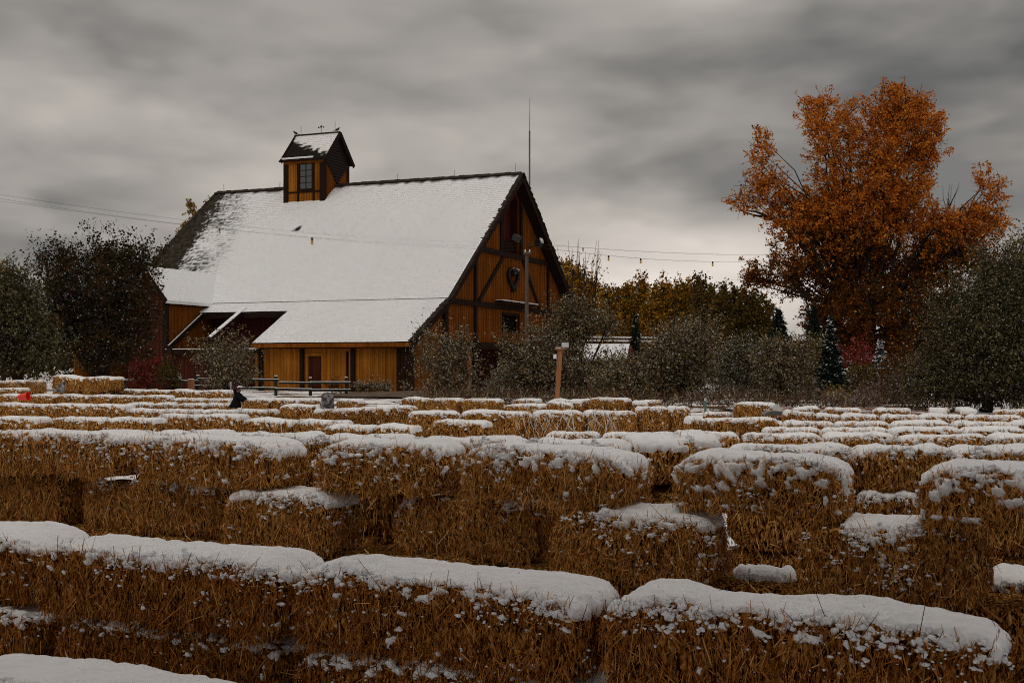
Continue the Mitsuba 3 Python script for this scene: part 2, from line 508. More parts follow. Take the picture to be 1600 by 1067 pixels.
    th = th + (1 - up) * 0.018 * (dep > 0.03)
    h = th * np.sqrt(t) + (0.018 * (n3 - 0.5) + 0.022 * (n2 - 0.5)) * (t > 0) * (1 - 0.8 * up * rim) + drift * up ** 2 * np.exp(-((v[:, 1] - W * 0.2) / (W * 0.45)) ** 2) - 0.012 * (cov < 0)
    dirn = n + np.array([0, 0, 0.5])
    dirn /= np.linalg.norm(dirn, axis=1, keepdims=True)
    sv = v + dirn * h[:, None]
    keep = (cov[f] > -0.12).any(1)
    f = f[keep]
    use, inv = np.unique(f, return_inverse=True)
    parts_ = [(sv[use], inv.reshape(-1, 3))]
    k = int(([380, 170, 45][lod] if clumps is None else clumps) * L * snow)
    if k:
        sel = np.where(n[:, 1] < -0.25, 1.0, np.where(np.abs(n[:, 0]) > 0.5, 0.6, np.where(rim < 0.35, 0.22, 0.0)))
        sel = sel * (np.exp(-np.maximum(dep - 0.01, 0) / (0.018 + drape * 0.5)) + 0.14 * speckle) * (0.12 + np.clip(meshkit.fbm(v * 7 + seed * 2, 2, seed + 6) - 0.44, 0, 1) * 9) * np.clip(open_, 0.15, 1)
        if sel.sum() > 0:
            c = rg.choice(len(v), k, p=sel / sel.sum())
            rad = np.clip(rg.lognormal(math.log([0.0065, 0.0085, 0.013][lod]), 0.50, k), 0.003, 0.022) * (0.7 + 0.5 * np.exp(-dep[c] / 0.06))
            cen = v[c] + n[c] * (rad * rg.uniform(-0.1, 0.6, k) + 0.006)[:, None]
            extra = rg.random(k) < 0.5
            c2 = cen[extra] + rg.normal(0, 1, (extra.sum(), 3)) * rad[extra][:, None] * np.array([1.1, 0.4, 0.7])
            cen, rad = np.vstack([cen, c2]), np.concatenate([rad, rad[extra] * 0.75])
            big = (rad > 0.010) & (lod == 0)
            for m, ico in ((big, ICO1), (~big, ICO0)):
                if m.any():
                    parts_.append(blobs(cen[m], rad[m] * np.where(ico is ICO0, 1.15, 1.0), 0.66, rg, ico, 0.44))
    out['snow'] = mikit.ply(join(parts_), 'm_snow', smooth=True)
    return out


cache = {}


def bale_set(lod, H, seed, **kw):
    k = (lod, H, seed, tuple(sorted((a, str(b)) for a, b in kw.items())))
    if k not in cache:
        cache[k] = make_bale(kw.pop('L', 0.95), BW, H, seed, lod, **kw)
    return cache[k]


def put_bale(centre, angle, parts_, label, group, sx=1.0, sy=1.0, sz=1.0, tilt=0.0, roll=0.0):
    k = thing('straw_bale', label, 'straw bale', group)
    M = T().translate([float(c) for c in centre]).rotate([0, 0, 1], math.degrees(angle)).rotate([0, 1, 0], tilt).rotate([1, 0, 0], roll).scale([sx, sy, sz])
    for name, d in parts_.items():
        scene[f'{k}__{name}'] = {**d, 'to_world': M}
        if name in ('straw', 'snow'):
            labels[f'{k}__{name}'] = {'kind': 'stuff'}
    return k


class Row:
    """A line of bales: the upper front edge runs through two points given as photo pixels at height ztop."""

    def __init__(self, p0, p1, ztop):
        self.z = ztop
        self.P = [self.pt(*p0), self.pt(*p1)]

    def pt(self, px, py):
        d = (CAM - self.z) * F / (py - HZ)
        return np.array([(px - 800) / F * d, d])

    def on(self, px):
        r = (px - 800) / F
        a, b = self.P
        k = (r * a[1] - a[0]) / ((b[0] - a[0]) - r * (b[1] - a[1]))
        return a + k * (b - a)

    def place(self, xa, xb, end=False):
        """(centre on the ground plan, angle, length along the row)"""
        A, B = self.on(xa), self.on(xb)
        d = B - A
        L = np.linalg.norm(d)
        d /= L
        back = np.array([-d[1], d[0]])
        return (A + B) / 2, d, back, L


GROUP_TOP, GROUP_LOW = 'straw bales of the maze', 'bottom layer straw bales under the maze walls'
seedc = [100]


def row(p0, p1, ztop, H, items, text, lod, under=True, group=GROUP_TOP, first_label=None):
    """Builds the bales of one row; items: (xa, xb[, options])."""
    R = Row(p0, p1, ztop)
    for i, it in enumerate(items):
        xa, xb = it[0], it[1]
        o = dict(it[2]) if len(it) > 2 else {}
        label = o.pop('label', None) or text.format(o=ordinal(i))
        end, dz, push, turn, ztop_i = o.pop('end', False), o.pop('dz', 0.0), o.pop('push', 0.0), o.pop('turn', 0.0), ztop
        tilt, below = o.pop('tilt', rng.normal(0, 0.8)), o.pop('under', under)
        c, d, back, L = R.place(xa, xb)
        ang = math.atan2(d[1], d[0]) + math.radians(turn + (rng.normal(0, 1.2) if lod else 0))
        if lod == 0:
            seedc[0] += 1
            parts_ = make_bale(L * (0.94 if L > 1.2 else 0.885), BW, H, seedc[0], 0, **o)
            sx = sy = 1.0
        else:
            seed = 10 + int(rng.integers(0, 6 if lod == 2 else 5)) + 20 * lod
            parts_ = bale_set(lod, 0.40 if H > 0.35 else 0.30, seed, **o)
            sx, sy = L * 0.985 / 0.95, 1.0
        depth = BW
        if end:
            ang += math.pi / 2
            sx, sy, depth = 1.0, L * 0.98 / BW, 0.95
        cc = c + back * (depth / 2 - push)
        sz = H / (0.40 if H > 0.35 else 0.30) if lod else 1.0
        z = ztop_i - H + dz
        put_bale((cc[0], cc[1], z), ang, parts_, label, group, sx, sy, sz, tilt)
        left = z
        while below and left > 0.03:
            h = 0.40 if left > 0.55 else left
            lay = bale_set(2, 0.40, 90 + int(rng.integers(0, 3)), snow=0)
            left -= h
            put_bale((cc[0], cc[1], left), ang, lay, under_label(label, z - left), GROUP_LOW, sx * 0.99, sy * 0.985, h / 0.40)


def under_label(label, deep):
    words = label.replace('snow-topped ', '').replace('snow-capped ', '').replace('snow-mottled ', '').split()
    t = ('bare bale right beneath the ' if deep < 0.5 else 'bottom bale two below the ') + ' '.join(words)
    return t if len(t.split()) <= 16 else ('beneath: ' if deep < 0.5 else 'two below: ') + ' '.join(words[:14])


def build_bales():
    # the ledge in the lower left corner
    row((-150, 1044), (380, 1130), 0.37, 0.37, [(-150, 372, dict(drape=0.06, snow=1.1))],
        'low snow-covered straw bale lying at the foot of the front wall, bottom left', 0)
    # front wall: long flat bales on a lower course
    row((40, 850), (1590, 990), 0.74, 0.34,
        [(-330, 30, dict(shade_tint=True, push=-0.12)), (40, 438, dict(shade_tint=True, drape=0.05, speckle=0.30, tilt=0.4)), (450, 924, dict(shade_tint=True, drape=0.06, tilt=1.0, push=0.03)), (932, 1592, dict(shade_tint=True, drape=0.065, tilt=0.8, push=0.06)), (1602, 2100, dict(shade_tint=True))],
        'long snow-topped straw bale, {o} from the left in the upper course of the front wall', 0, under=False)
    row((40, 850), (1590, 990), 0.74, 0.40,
        [(-330, 60, dict(shade_tint=True, dz=-0.34, snow=0.35, drape=0.05)), (66, 432, dict(shade_tint=True, dz=-0.34, push=-0.03, snow=0.15, drape=0.03)), (447, 935, dict(shade_tint=True, dz=-0.34, push=0.03, snow=0.5, drape=0.04)), (944, 1560, dict(shade_tint=True, dz=-0.34, push=0.04, snow=0.4, drape=0.04)), (1570, 2100, dict(shade_tint=True, dz=-0.34))],
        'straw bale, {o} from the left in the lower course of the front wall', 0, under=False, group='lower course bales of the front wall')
    # second wall, upper course
    row((200, 683), (1335, 721), 1.11, 0.30,
        [(-70, 192, dict(drape=0.06, speckle=0.35, stem=0.038, tilt=-1.5)), (212, 440, dict(push=0.06, tilt=1.2, drape=0.08, turn=-3, speckle=0.55, stem=0.038)), (476, 688, dict(push=-0.02, tilt=-0.8, drape=0.07, turn=4, speckle=0.85, stem=0.038)), (710, 1001, dict(push=0.07, tilt=1.6, turn=-1.5, drape=0.08, speckle=0.75, stem=0.042)), (1036, 1334, dict(push=0.04, turn=1.5, drape=0.08, tilt=0.5, speckle=0.95, stem=0.038)), (1430, 1745, dict(drape=0.08, push=0.25, tilt=1.5, speckle=1.0, stem=0.038))],
        'snow-topped straw bale, {o} from left in the second wall top course', 0, under=False)
    row((200, 683), (1335, 721), 1.11, 0.37,
        [(a_, b_, dict(dz=-0.32, **o_)) for a_, b_, o_ in ((-70, 80, dict(snow=0, push=-0.16)), (100, 340, dict(snow=0.6, ranges=[(0.18, 0.5)], push=-0.13)), (354, 535, dict(push=0.14, ranges=[(-0.35, 0.5)], drift=0.02, snow=1.15, drape=0.07)),
         (584, 836, dict(push=-0.14, snow=0.6, ranges=[(-0.6, -0.36), (0.26, 0.40)])), (862, 1133, dict(push=0.15, ranges=[(-0.17, 0.5)], snow=1.15, drift=0.012, drape=0.07, speckle=0.45)), (1238, 1556, dict(push=0.12, ranges=[(-0.22, 0.16)], snow=1.15, drift=0.02, drape=0.09, speckle=0.5)), (1625, 1900, dict(snow=0.5)))],
        'dark straw bale, {o} from the left in the middle course of the second wall', 0, under=False, group='middle course bales of the second wall')
    # hidden bottom course of the second wall
    R = Row((200, 683), (1335, 721), 1.11)
    for k_, (xa, xb) in enumerate(((-70, 200), (205, 470), (480, 760), (765, 1060), (1065, 1370), (1375, 1745))):
        c, d, back, L = R.place(xa, xb)
        cc = c + back * (BW / 2 + 0.02)
        put_bale((cc[0], cc[1], 0), math.atan2(d[1], d[0]), bale_set(2, 0.40, 91, snow=0), f'straw bale, {ordinal(k_)} from left in the hidden bottom course of the second wall', 'bottom course of the second wall', L * 0.98 / 0.95, 1, 0.44 / 0.40)
    # behind the gaps of the second wall
    row((1100, 902), (1300, 908), 0.44, 0.44, [(1142, 1255, dict(snow=0.8))], 'low snowy straw bale seen through the gap in the second wall, right of centre', 1, under=False)
    row((1540, 905), (1720, 915), 0.50, 0.42, [(1545, 1760, dict(snow=1.0))], 'snowy straw bale seen past the right end of the second wall', 1, under=False)
    # third wall
    row((205, 676), (960, 694), 1.08, 0.30, [(-60, 75, dict(dz=-0.06, push=0.2)), (205, 331), (333, 472), (476, 622), (624, 800), (804, 966)],
        'snow-topped straw bale, {o} from the left in the third wall', 1)
    row((985, 690), (1140, 690), 1.08, 0.32, [(986, 1087, dict(end=True)), (1089, 1146, dict(end=True, push=-0.35))],
        'end-on straw bale, {o} of two ending the third wall', 1)
    row((1145, 700), (1600, 702), 1.05, 0.30, [(1146, 1345), (1348, 1500), (1503, 1680)],
        'snow-mottled straw bale, {o} from left in the wall behind the gap', 1)
    row((1340, 770), (1440, 772), 0.76, 0.36, [(1338, 1440, dict(snow=1.1, push=0.05))],
        'snowy straw bale in the gap between the two rightmost bales of the second wall', 1)
    far = 2
    row((852, 677), (1680, 683), 0.80, 0.40, [(852, 934), (940, 1058), (1060, 1158), (1160, 1288), (1290, 1408), (1410, 1552), (1555, 1690)],
        'snow-capped straw bale, {o} from left in the fourth row at right', 1)
    row((400, 657), (755, 662), 0.80, 0.40, [(376, 452), (454, 536), (560, 628, dict(push=1.2)), (630, 692, dict(push=1.2)), (672, 756, dict(dz=0.03))],
        'snow-capped straw bale, {o} from left in the row before the gravestone', far)
    row((1190, 670), (1610, 671), 0.80, 0.40, [(1196, 1288), (1291, 1397), (1399, 1510), (1511, 1612)],
        'snow-capped straw bale, {o} from the left in the fifth row at right', far)
    row((1225, 660), (1600, 661), 0.80, 0.40, [(1225, 1308), (1310, 1395), (1400, 1492), (1494, 1588), (1590, 1660)],
        'snow-capped straw bale, {o} from the left in the sixth row at right', far)
    row((1230, 649), (1600, 650), 0.80, 0.40, [(1226, 1276, dict(tilt=4, dz=0.05)), (1278, 1317), (1319, 1379), (1381, 1441), (1443, 1513), (1517, 1605)],
        'snow-capped straw bale, {o} from the left in the seventh row at right', far)
    row((1285, 638), (1600, 641), 0.80, 0.40, [(1240, 1283, dict(tilt=-5, turn=12)), (1285, 1346), (1363, 1425), (1452, 1484, dict(end=True)), (1498, 1527, dict(end=True)), (1553, 1612)],
        'snow-capped straw bale, {o} from the left in the rearmost row at right', far)
    row((1080, 655), (1222, 654), 0.80, 0.40, [(1080, 1107), (1105, 1222, dict(label='long straw bale with broad bare golden face, right of the centre wall'))],
        'short straw bale end between the centre wall and the long bare-faced bale', far)
    row((1100, 645), (1206, 645), 0.62, 0.40, [(1102, 1146, dict(label='low straw bale left of the lone bale by the pale disc'))], '', far)
    row((1140, 630), (1206, 631), 0.82, 0.42, [(1144, 1205, dict(label='lone straw bale standing proud at the back beside the pale round disc'))], '', far)
    # the centre wall with its broad bare faces
    row((640, 645), (1000, 643), 0.82, 0.42, [(639, 722), (724, 834), (838, 915), (917, 998), (1000, 1048, dict(dz=0.07)), (1050, 1080, dict(dz=0.06))],
        'golden straw bale, {o} from the left in the centre wall', far)
    row((505, 640), (655, 635), 0.82, 0.42, [(506, 555, dict(turn=-18, push=0.1)), (556, 604), (606, 658)],
        'golden straw bale, {o} from left in the wall beside the gravestone', far)
    row((435, 634), (500, 634), 0.80, 0.40, [(436, 498, dict(label='straw bale with bare front left of the gravestone'))], '', far)
    row((365, 641), (432, 641), 0.80, 0.40, [(366, 432, dict(label='rounded snow-covered straw bale at the feet of the witch figure'))], '', far)
    row((626, 625), (900, 630), 0.80, 0.40, [(785, 845, dict(dz=-0.06)), (846, 882, dict(tilt=7, turn=25))],
        'snowy straw bale, {o} of the two just behind the centre wall', far)
    row((626, 622), (1015, 627), 0.80, 0.40, [(626, 661), (663, 715), (720, 777), (800, 838), (857, 886), (887, 909, dict(end=True)), (918, 978, dict(dz=0.06)), (986, 1015, dict(end=True))],
        'small snow-topped straw bale, {o} from left in the rearmost row before the gable', far)
    # left half, from near to far
    row((0, 652), (240, 655), 0.80, 0.40, [(-5, 75, dict(push=0.3, label='straw bale with broad snow cap at the left edge, before the taller wall')), (76, 155), (157, 241)],
        'bare-faced straw bale, {o} in the left wall behind the second wall', far)
    row((200, 648), (372, 650), 0.80, 0.40, [(243, 305), (307, 372)], 'snowy straw bale, {o} of two in the row below the witch', far)
    row((0, 631), (200, 634), 0.80, 0.40, [(-10, 66), (67, 130), (132, 190)], 'snow-speckled straw bale, {o} from left in the row below the red bucket', far)
    row((190, 640), (365, 642), 0.80, 0.40, [(192, 250), (251, 305), (307, 362)], 'snow-capped straw bale, {o} from left in the row at the witch figure', far)
    row((190, 631), (360, 631), 0.80, 0.40, [(193, 235), (237, 272), (275, 318), (320, 357)], 'thin-looking snowy bale, {o} from left in the row behind the witch', far)
    row((0, 617), (262, 619), 0.80, 0.40, [(-5, 34), (36, 84), (86, 134), (136, 172), (174, 216), (218, 262)], 'straw bale, {o} from left in the row carrying the red bucket', far)
    row((200, 622), (520, 625), 0.80, 0.40, [(264, 312), (314, 358), (376, 420), (422, 464), (466, 502), (524, 560)], 'snow-covered straw bale, {o} from left in the low row before the fence', far)
    row((0, 607), (355, 611), 0.92, 0.40, [(-8, 30), (174, 216), (218, 259), (262, 306), (311, 353)], 'straw bale, {o} from left in the row before the dark tree', far)
    row((0, 596), (76, 594), 1.12, 0.44, [(-4, 36), (38, 76)], 'tall straw bale, {o} of two left of the stack', far)
    row((80, 588), (172, 590), 1.28, 0.44, [(80, 126), (127, 172)], 'straw bale, {o} of two atop the stack at far left', far)


build_bales()

# ------------------------------------------------------------------ ground
def ground():
    ys = np.concatenate([[-60, -20, 0], np.linspace(3, 80, 60), np.geomspace(90, 2500, 26)])
    xs = np.concatenate([-np.geomspace(60, 2500, 20)[::-1], np.linspace(-55, 55, 70), np.geomspace(60, 2500, 20)])
    X, Y = np.meshgrid(xs, ys, indexing='ij')
    near = np.exp(-(np.hypot(X, Y) / 120) ** 2)
    Z = (meshkit.fbm(np.stack([X * 0.5, Y * 0.5, X * 0], -1), 3, 2) - 0.5) * 0.10 * near - 0.01
    v = np.stack([X, Y, Z], -1).reshape(-1, 3)
    i = np.arange(len(v)).reshape(X.shape)
    q = np.stack([i[:-1, :-1], i[1:, :-1], i[1:, 1:], i[:-1, 1:]], -1).reshape(-1, 4)
    structure('ground', (v, q), 'm_ground', smooth=True)
    def patch(name, pts, mat, z=0.06):
        m = extrude(Polygon(pts).buffer(0.6).buffer(-0.3), 0.05)
        m = m.subdivide_to_size(1.5)
        m.vertices[:, 2] += z + 0.03 * (N3(m.vertices * np.array([1.2, 1.2, 0]), 3) - 0.5)
        structure(name, m, mat)
    patch('path', [(-9.5, 62), (-3.2, 59), (-1.0, 66), (3, 73), (0.5, 78), (-6, 73.5), (-9, 67)], 'm_path')
    patch('mulch_bed', [(8.2, 36), (13.2, 36), (14, 44), (8, 45)], 'm_mulch')


ground()

# ------------------------------------------------------------------ barn
# a runs along the ridge (0 at the near gable, negative towards the far end), s across it from the front eave
KS, KZ, AS, AZ, EZ, AL = 5.86, 6.20, 18.65, 16.25, 3.13, -27.65
MB = T().translate([OX, OY, 0]).rotate([0, 0, 1], -22.2)


def a_of(px, s):
    """Barn coordinate a of photo column px on the upright plane at s."""
    r = (px - 800) / F
    x0, y0 = OX - SB * s, OY + CB * s
    return (r * y0 - x0) / (CB - r * SB)


def z_of(a, s, py):
    return CAM + (HZ - py) / F * (OY + SB * a + CB * s)


def s_of(px, a=0.0):
    r = (px - 800) / F
    x0, y0 = OX + CB * a, OY + SB * a
    return (r * y0 - x0) / (-SB - r * CB)


barn = thing('barn', 'large orange-brown timber-framed barn with steep snowy roof and roof-top cupola', 'barn')


def bp(name, mesh, mat, parent=None, **k):
    return part(parent or barn, name, mesh, mat, to_world=MB, **k)


def face_boards(poly, width=0.30, gap=0.018, th=0.035, jitter=0.008, seed=1):
    """Upright boards that fill a polygon given in (along, z): one mesh in (along, z, depth), with battens."""
    rg = np.random.default_rng(seed)
    x0, z0, x1, z1 = poly.bounds
    ms, x = [], x0
    while x < x1:
        w = width * rg.uniform(0.85, 1.15)
        c = poly.intersection(sbox(x, z0 - 1, min(x + w - gap, x1), z1 + 1))
        if not c.is_empty and c.area > 1e-3:
            ms.append(extrude(c, th + rg.uniform(0, jitter)))
        b = poly.intersection(sbox(x + w - gap - 0.035, z0 - 1, x + w + 0.035, z1 + 1))
        if not b.is_empty and b.area > 1e-3:
            m = extrude(b, 0.022)
            m.apply_translation((0, 0, th + jitter + 0.003))
            ms.append(m)
        x += w
    return cat(ms)


def on_gable(m, a):            # (s, z, depth) -> barn axes, facing +a
    M = np.array([[0, 0, 1, a], [1, 0, 0, 0], [0, 1, 0, 0], [0, 0, 0, 1.0]])
    m = m.copy()
    m.apply_transform(M)
    return m


def on_front(m, s):            # (a, z, depth) -> barn axes, facing -s
    M = np.array([[1, 0, 0, 0], [0, 0, -1, s], [0, 1, 0, 0], [0, 0, 0, 1.0]])
    m = m.copy()
    m.apply_transform(M)
    return m


def build_barn():
    SR = 2 * AS - KS                                   # right kink
    GA = -0.75                                         # gable wall, set back under the verge
    gable = Polygon([(0.75, 0), (0.75, EZ + 0.1), (KS, KZ - 0.35), (AS, AZ - 0.45), (SR, KZ - 0.35), (2 * AS - 0.75, EZ + 0.1), (2 * AS - 0.75, 0)])
    hay = Polygon([(s_of(797), 10.05), (s_of(797), 14.3), (AS, 15.6), (s_of(825), 14.3), (s_of(825), 10.05)]).intersection(gable.buffer(-0.3))
    low = sbox(s_of(799), 4.3, s_of(823), 5.45)
    porch = sbox(8.9, -0.1, 26.0, 2.85)
    wall = gable.difference(hay).difference(low).difference(porch)
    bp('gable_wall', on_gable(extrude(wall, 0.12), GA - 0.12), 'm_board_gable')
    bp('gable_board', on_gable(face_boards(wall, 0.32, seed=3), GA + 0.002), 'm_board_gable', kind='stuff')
    # loft opening in the peak: dark recess with boarded shutters
    w = bp('loft_opening', on_gable(extrude(hay.buffer(0.25, join_style=2).difference(hay), 0.14), GA + 0.002), 'm_timber')
    bp('shutter', on_gable(face_boards(hay.buffer(0.02), 0.35, seed=4), GA - 0.75), 'm_board_red', w)
    bp('reveal', on_gable(extrude(hay.buffer(0.12, join_style=2).difference(hay), 0.80), GA - 0.93), 'm_board_red', w)
    bp('sill_box', on_gable(extrude(sbox(16.5, 10.1, 19.6, 11.1), 0.35), GA - 0.68), 'm_timber', w)
    lo = bp('hatch', on_gable(extrude(low.buffer(0.15, join_style=2).difference(low), 0.12), GA + 0.002), 'm_timber')
    bp('dark_pane', on_gable(extrude(low.buffer(0.05), 0.05), GA - 0.35), 'm_hole', lo)
    # porch under the gable: dark red doors set far back, a light post in front
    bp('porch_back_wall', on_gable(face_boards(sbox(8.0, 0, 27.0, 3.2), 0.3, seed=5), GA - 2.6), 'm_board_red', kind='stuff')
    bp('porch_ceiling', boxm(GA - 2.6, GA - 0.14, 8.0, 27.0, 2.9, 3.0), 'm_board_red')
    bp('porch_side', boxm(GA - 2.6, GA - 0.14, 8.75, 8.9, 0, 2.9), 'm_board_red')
    bp('porch_post', boxm(GA - 0.30, GA - 0.04, s_of(747), s_of(752) + 0.1, 0, 2.83), 'm_post')
    # timber frame on the gable
    def tb(s0, z0, s1, z1, wd=0.34, proud=0.14):
        bp('timber', on_gable(beam((s0, z0, 0), (s1, z1, 0), wd, proud * 2, up=(0, 0, 1)), GA + 0.04 + rng.uniform(0, 0.012)), 'm_timber')
    tb(11.35, 9.95, 2 * AS - 11.35, 9.95, 0.36, 0.17)
    tb(KS + 0.5, 6.0, SR - 0.5, 6.0, 0.38, 0.20)
    tb(6.2, 3.08, 31.0, 3.08, 0.42, 0.19)
    sp = s_of(756)
    tb(sp, 0, sp, 9.75)
    tb(2 * AS - sp + 0.3, 3.3, 2 * AS - sp + 0.3, 9.75)
    tb(6.4, 0, 6.4, 6.3, 0.55, 0.24)
    tb(31.0, 0, 31.0, 6.3, 0.55, 0.24)
    tb(s_of(799), 9.75, s_of(759) + 0.25, 6.2, 0.32, 0.12)
    tb(s_of(829), 9.75, s_of(859) - 0.6, 6.2, 0.32, 0.12)
    tb(s_of(797) - 0.18, 10.15, s_of(797) - 0.18, 14.0, 0.34, 0.15)
    tb(s_of(825) + 0.18, 10.15, s_of(825) + 0.18, 14.0, 0.34, 0.15)
    tb(0.95, 0, 0.95, 3.1, 0.42, 0.15)
    # a snow-topped ledge over the hatch
    ledge = bp('ledge', boxm(GA + 0.2, GA + 0.75, 14.9, 22.2, 6.26, 6.40), 'm_timber')
    bp('snow', boxm(GA + 0.19, GA + 0.76, 14.9, 22.2, 6.403, 6.47), 'm_snow', ledge)
    # far gable and inner walls close the volume
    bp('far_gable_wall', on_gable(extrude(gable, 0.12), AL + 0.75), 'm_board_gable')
    bp('rear_wall', boxm(AL + 0.9, GA - 0.13, 2 * AS - 0.95, 2 * AS - 0.8, 0, EZ + 0.05), 'm_board')
    # front: lean-to wall
    LA = -11.5
    FS = 0.75
    door = sbox(a_of(482, FS), 0, a_of(503, FS), 2.25)
    slot = sbox(a_of(541, FS), 0.1, a_of(546, FS), 2.55)
    fw = sbox(LA + 0.3, 0, GA - 0.02, 2.95).difference(door).difference(slot)
    bp('front_wall', on_front(extrude(fw, 0.12), FS + 0.12), 'm_board')
    bp('front_board', on_front(face_boards(fw, 0.27, seed=6), FS - 0.002), 'm_board', kind='stuff')
    d = bp('door', on_front(extrude(door.buffer(0.16, join_style=2).difference(door), 0.09), FS - 0.002), 'm_board')
    bp('leaf', on_front(face_boards(door.buffer(0.02), 0.2, seed=7), FS + 0.16), 'm_board_red', d)
    n_ = bp('narrow_window', on_front(extrude(slot.buffer(0.10, join_style=2).difference(slot), 0.08), FS - 0.002), 'm_board')
    bp('pane', on_front(extrude(slot.buffer(0.02), 0.03), FS + 0.10), 'm_hole', n_)
    for px, w in ((473.5, 0.30), (553, 0.30), (625, 0.30), (407, 0.10), (411, 0.14)):
        a = a_of(px, FS)
        bp('post', boxm(a - w / 2, a + w / 2, FS - 0.20 - rng.uniform(0, 0.01), FS - 0.06, 0, 2.72), 'm_timber')
    bp('corner_post', boxm(-0.72, -0.15, 0.42, 1.0, 0, 3.0), 'm_timber')
    bp('plate', boxm(LA + 0.1, -0.25, FS - 0.24, FS - 0.05, 2.725, 2.93), 'm_board_red')
    bp('fascia', boxm(LA - 0.02, -0.03, 0.02, 0.10, 2.80, 3.05), 'm_board_gable')
    bp('soffit', boxm(LA + 0.1, -0.1, 0.12, FS + 0.12, 2.96, 3.0), 'm_timber')
    # lattice panel left of the first bay
    lat = []
    a0, a1 = a_of(400, FS), a_of(406, FS)
    for k in range(-6, 16):
        z0 = 0.25 + k * 0.17
        for sgn in (1, -1):
            seg = shapely.LineString([(a0, z0 if sgn > 0 else z0 + (a1 - a0)), (a1, z0 + (a1 - a0) if sgn > 0 else z0)]).buffer(0.022, cap_style=2).intersection(sbox(a0, 0.1, a1, 2.7))
            if seg.area > 1e-4:
                lat.append(extrude(seg, 0.03))
    bp('lattice', on_front(cat(lat), FS - 0.06), 'm_board')
    # lean-to end wall facing the open yard, and the recessed main wall
    end = Polygon([(FS, 0), (FS, 2.95), (KS, 5.75), (KS, 0)])
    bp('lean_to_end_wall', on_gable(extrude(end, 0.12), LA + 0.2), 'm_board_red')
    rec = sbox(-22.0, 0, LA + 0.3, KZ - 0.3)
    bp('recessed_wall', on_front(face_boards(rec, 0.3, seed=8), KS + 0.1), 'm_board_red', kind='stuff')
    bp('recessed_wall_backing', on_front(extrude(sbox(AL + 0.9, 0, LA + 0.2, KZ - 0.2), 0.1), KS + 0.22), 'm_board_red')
    # what is left of the open lean-to frame: beam, posts, snowy rafters
    FSb = 0.55
    bm = bp('yard_beam', boxm(-18.85, LA + 0.1, FSb - 0.1, FSb + 0.22, 2.42, 2.72), 'm_timber')
    bp('snow', boxm(-18.8, LA + 0.1, FSb - 0.09, FSb + 0.21, 2.723, 2.78), 'm_snow', bm)
    ax = a_of(327, FSb)
    bp('yard_post', boxm(ax - 0.17, ax + 0.17, FSb - 0.18, FSb + 0.16, 0, 3.55), 'm_timber')
    bp('yard_post', boxm(-18.6, -18.2, FSb - 0.2, FSb + 0.2, 0, 3.0), 'm_timber')
    for a, s1, s0, wd in ((-15.4, 4.9, 0.6, 0.36), (-18.62, 4.4, 0.5, 0.22)):
        z1, z0 = EZ + 0.05 + (s1 - 0.0) / KS * (KZ - EZ), EZ + (s0 / KS) * (KZ - EZ)
        if a < -18:
            z1, z0 = z1 - 0.1, 2.95
        r = bp('rafter', beam((a, s0, z0 - 0.2), (a, s1, z1 - 0.2), wd, 0.32), 'm_timber')
        bp('snow', beam((a, s0, z0 - 0.0), (a, s1, z1 - 0.0), wd * (0.9 if a > -18 else 0.45), 0.06 if a > -18 else 0.03), 'm_snow', r)
    # low wall boards under the yard beam
    bp('yard_screen', on_front(face_boards(sbox(-18.8, 0, -15.6, 2.4), 0.3, seed=9), FSb + 0.3), 'm_board_red', kind='stuff')

    # roofs: overlapping courses of shingles under the snow
    def slope(s0, z0, s1, z1, a0, a1, th=0.26, course=0.28, clip0=None, seed=0):
        """A roof plane from its foot (s0, z0) to its head (s1, z1), with stepped courses and an uneven butt line."""
        L = math.hypot(s1 - s0, z1 - z0)
        n = int(L / course)
        us, ut = np.array([s1 - s0, z1 - z0]) / L, None
        nn = np.array([-us[1], us[0]])
        if nn[1] < 0:
            nn = -nn
        na = int((a1 - a0) / 0.22) + 1
        av = np.linspace(a0, a1, na)
        rg = np.random.default_rng(seed)
        prof = []
        for k in range(n):
            prof += [(k * L / n, 0.013), ((k + 1) * L / n - 0.004, 0.003)]
        prof = [(0, -th)] + prof + [(L, -th)]
        prof = np.array(prof)
        wob = rg.uniform(-0.004, 0.004, (len(prof), na)) * (prof[:, 1] > 0.010)[:, None]
        u = prof[:, 0][:, None] + np.zeros(na)
        h = prof[:, 1][:, None] + wob
        v = np.stack([av[None] + 0 * u, s0 + us[0] * u + nn[0] * h, z0 + us[1] * u + nn[1] * h], -1)
        m = len(prof)
        i = np.arange(m * na).reshape(m, na)
        j = np.roll(i, -1, 0)
        q = np.stack([i[:, :-1], i[:, 1:], j[:, 1:], j[:, :-1]], -1).reshape(-1, 4)
        f = np.vstack([q[:, [0, 1, 2]], q[:, [0, 2, 3]]])
        for c, flip in ((0, False), (na - 1, True)):            # the two ends
            for k in range(1, m - 2):
                t = [i[0, c], i[k, c], i[k + 1, c]]
                f = np.vstack([f, t[::-1] if flip else t])
            t = [i[0, c], i[m - 2, c], i[m - 1, c]]
            f = np.vstack([f, t[::-1] if flip else t])
        mesh = trimesh.Trimesh(v.reshape(-1, 3), f, process=False)
        trimesh.repair.fix_normals(mesh)
        return mesh
    bp('main_roof', slope(KS - 0.32, KZ - 0.10, AS, AZ, AL, 0.0, seed=1), 'm_roof')
    bp('main_roof', slope(2 * AS - KS + 0.12, KZ - 0.06, AS, AZ, AL, 0.0, seed=2), 'm_roof')
    bp('lean_to_roof', slope(0.0, EZ - 0.02, KS, KZ + 0.02, LA, -0.01, seed=3), 'm_roof')
    q = 0.27
    s0, z0 = KS * (1 - q), KZ - q * (KZ - EZ)
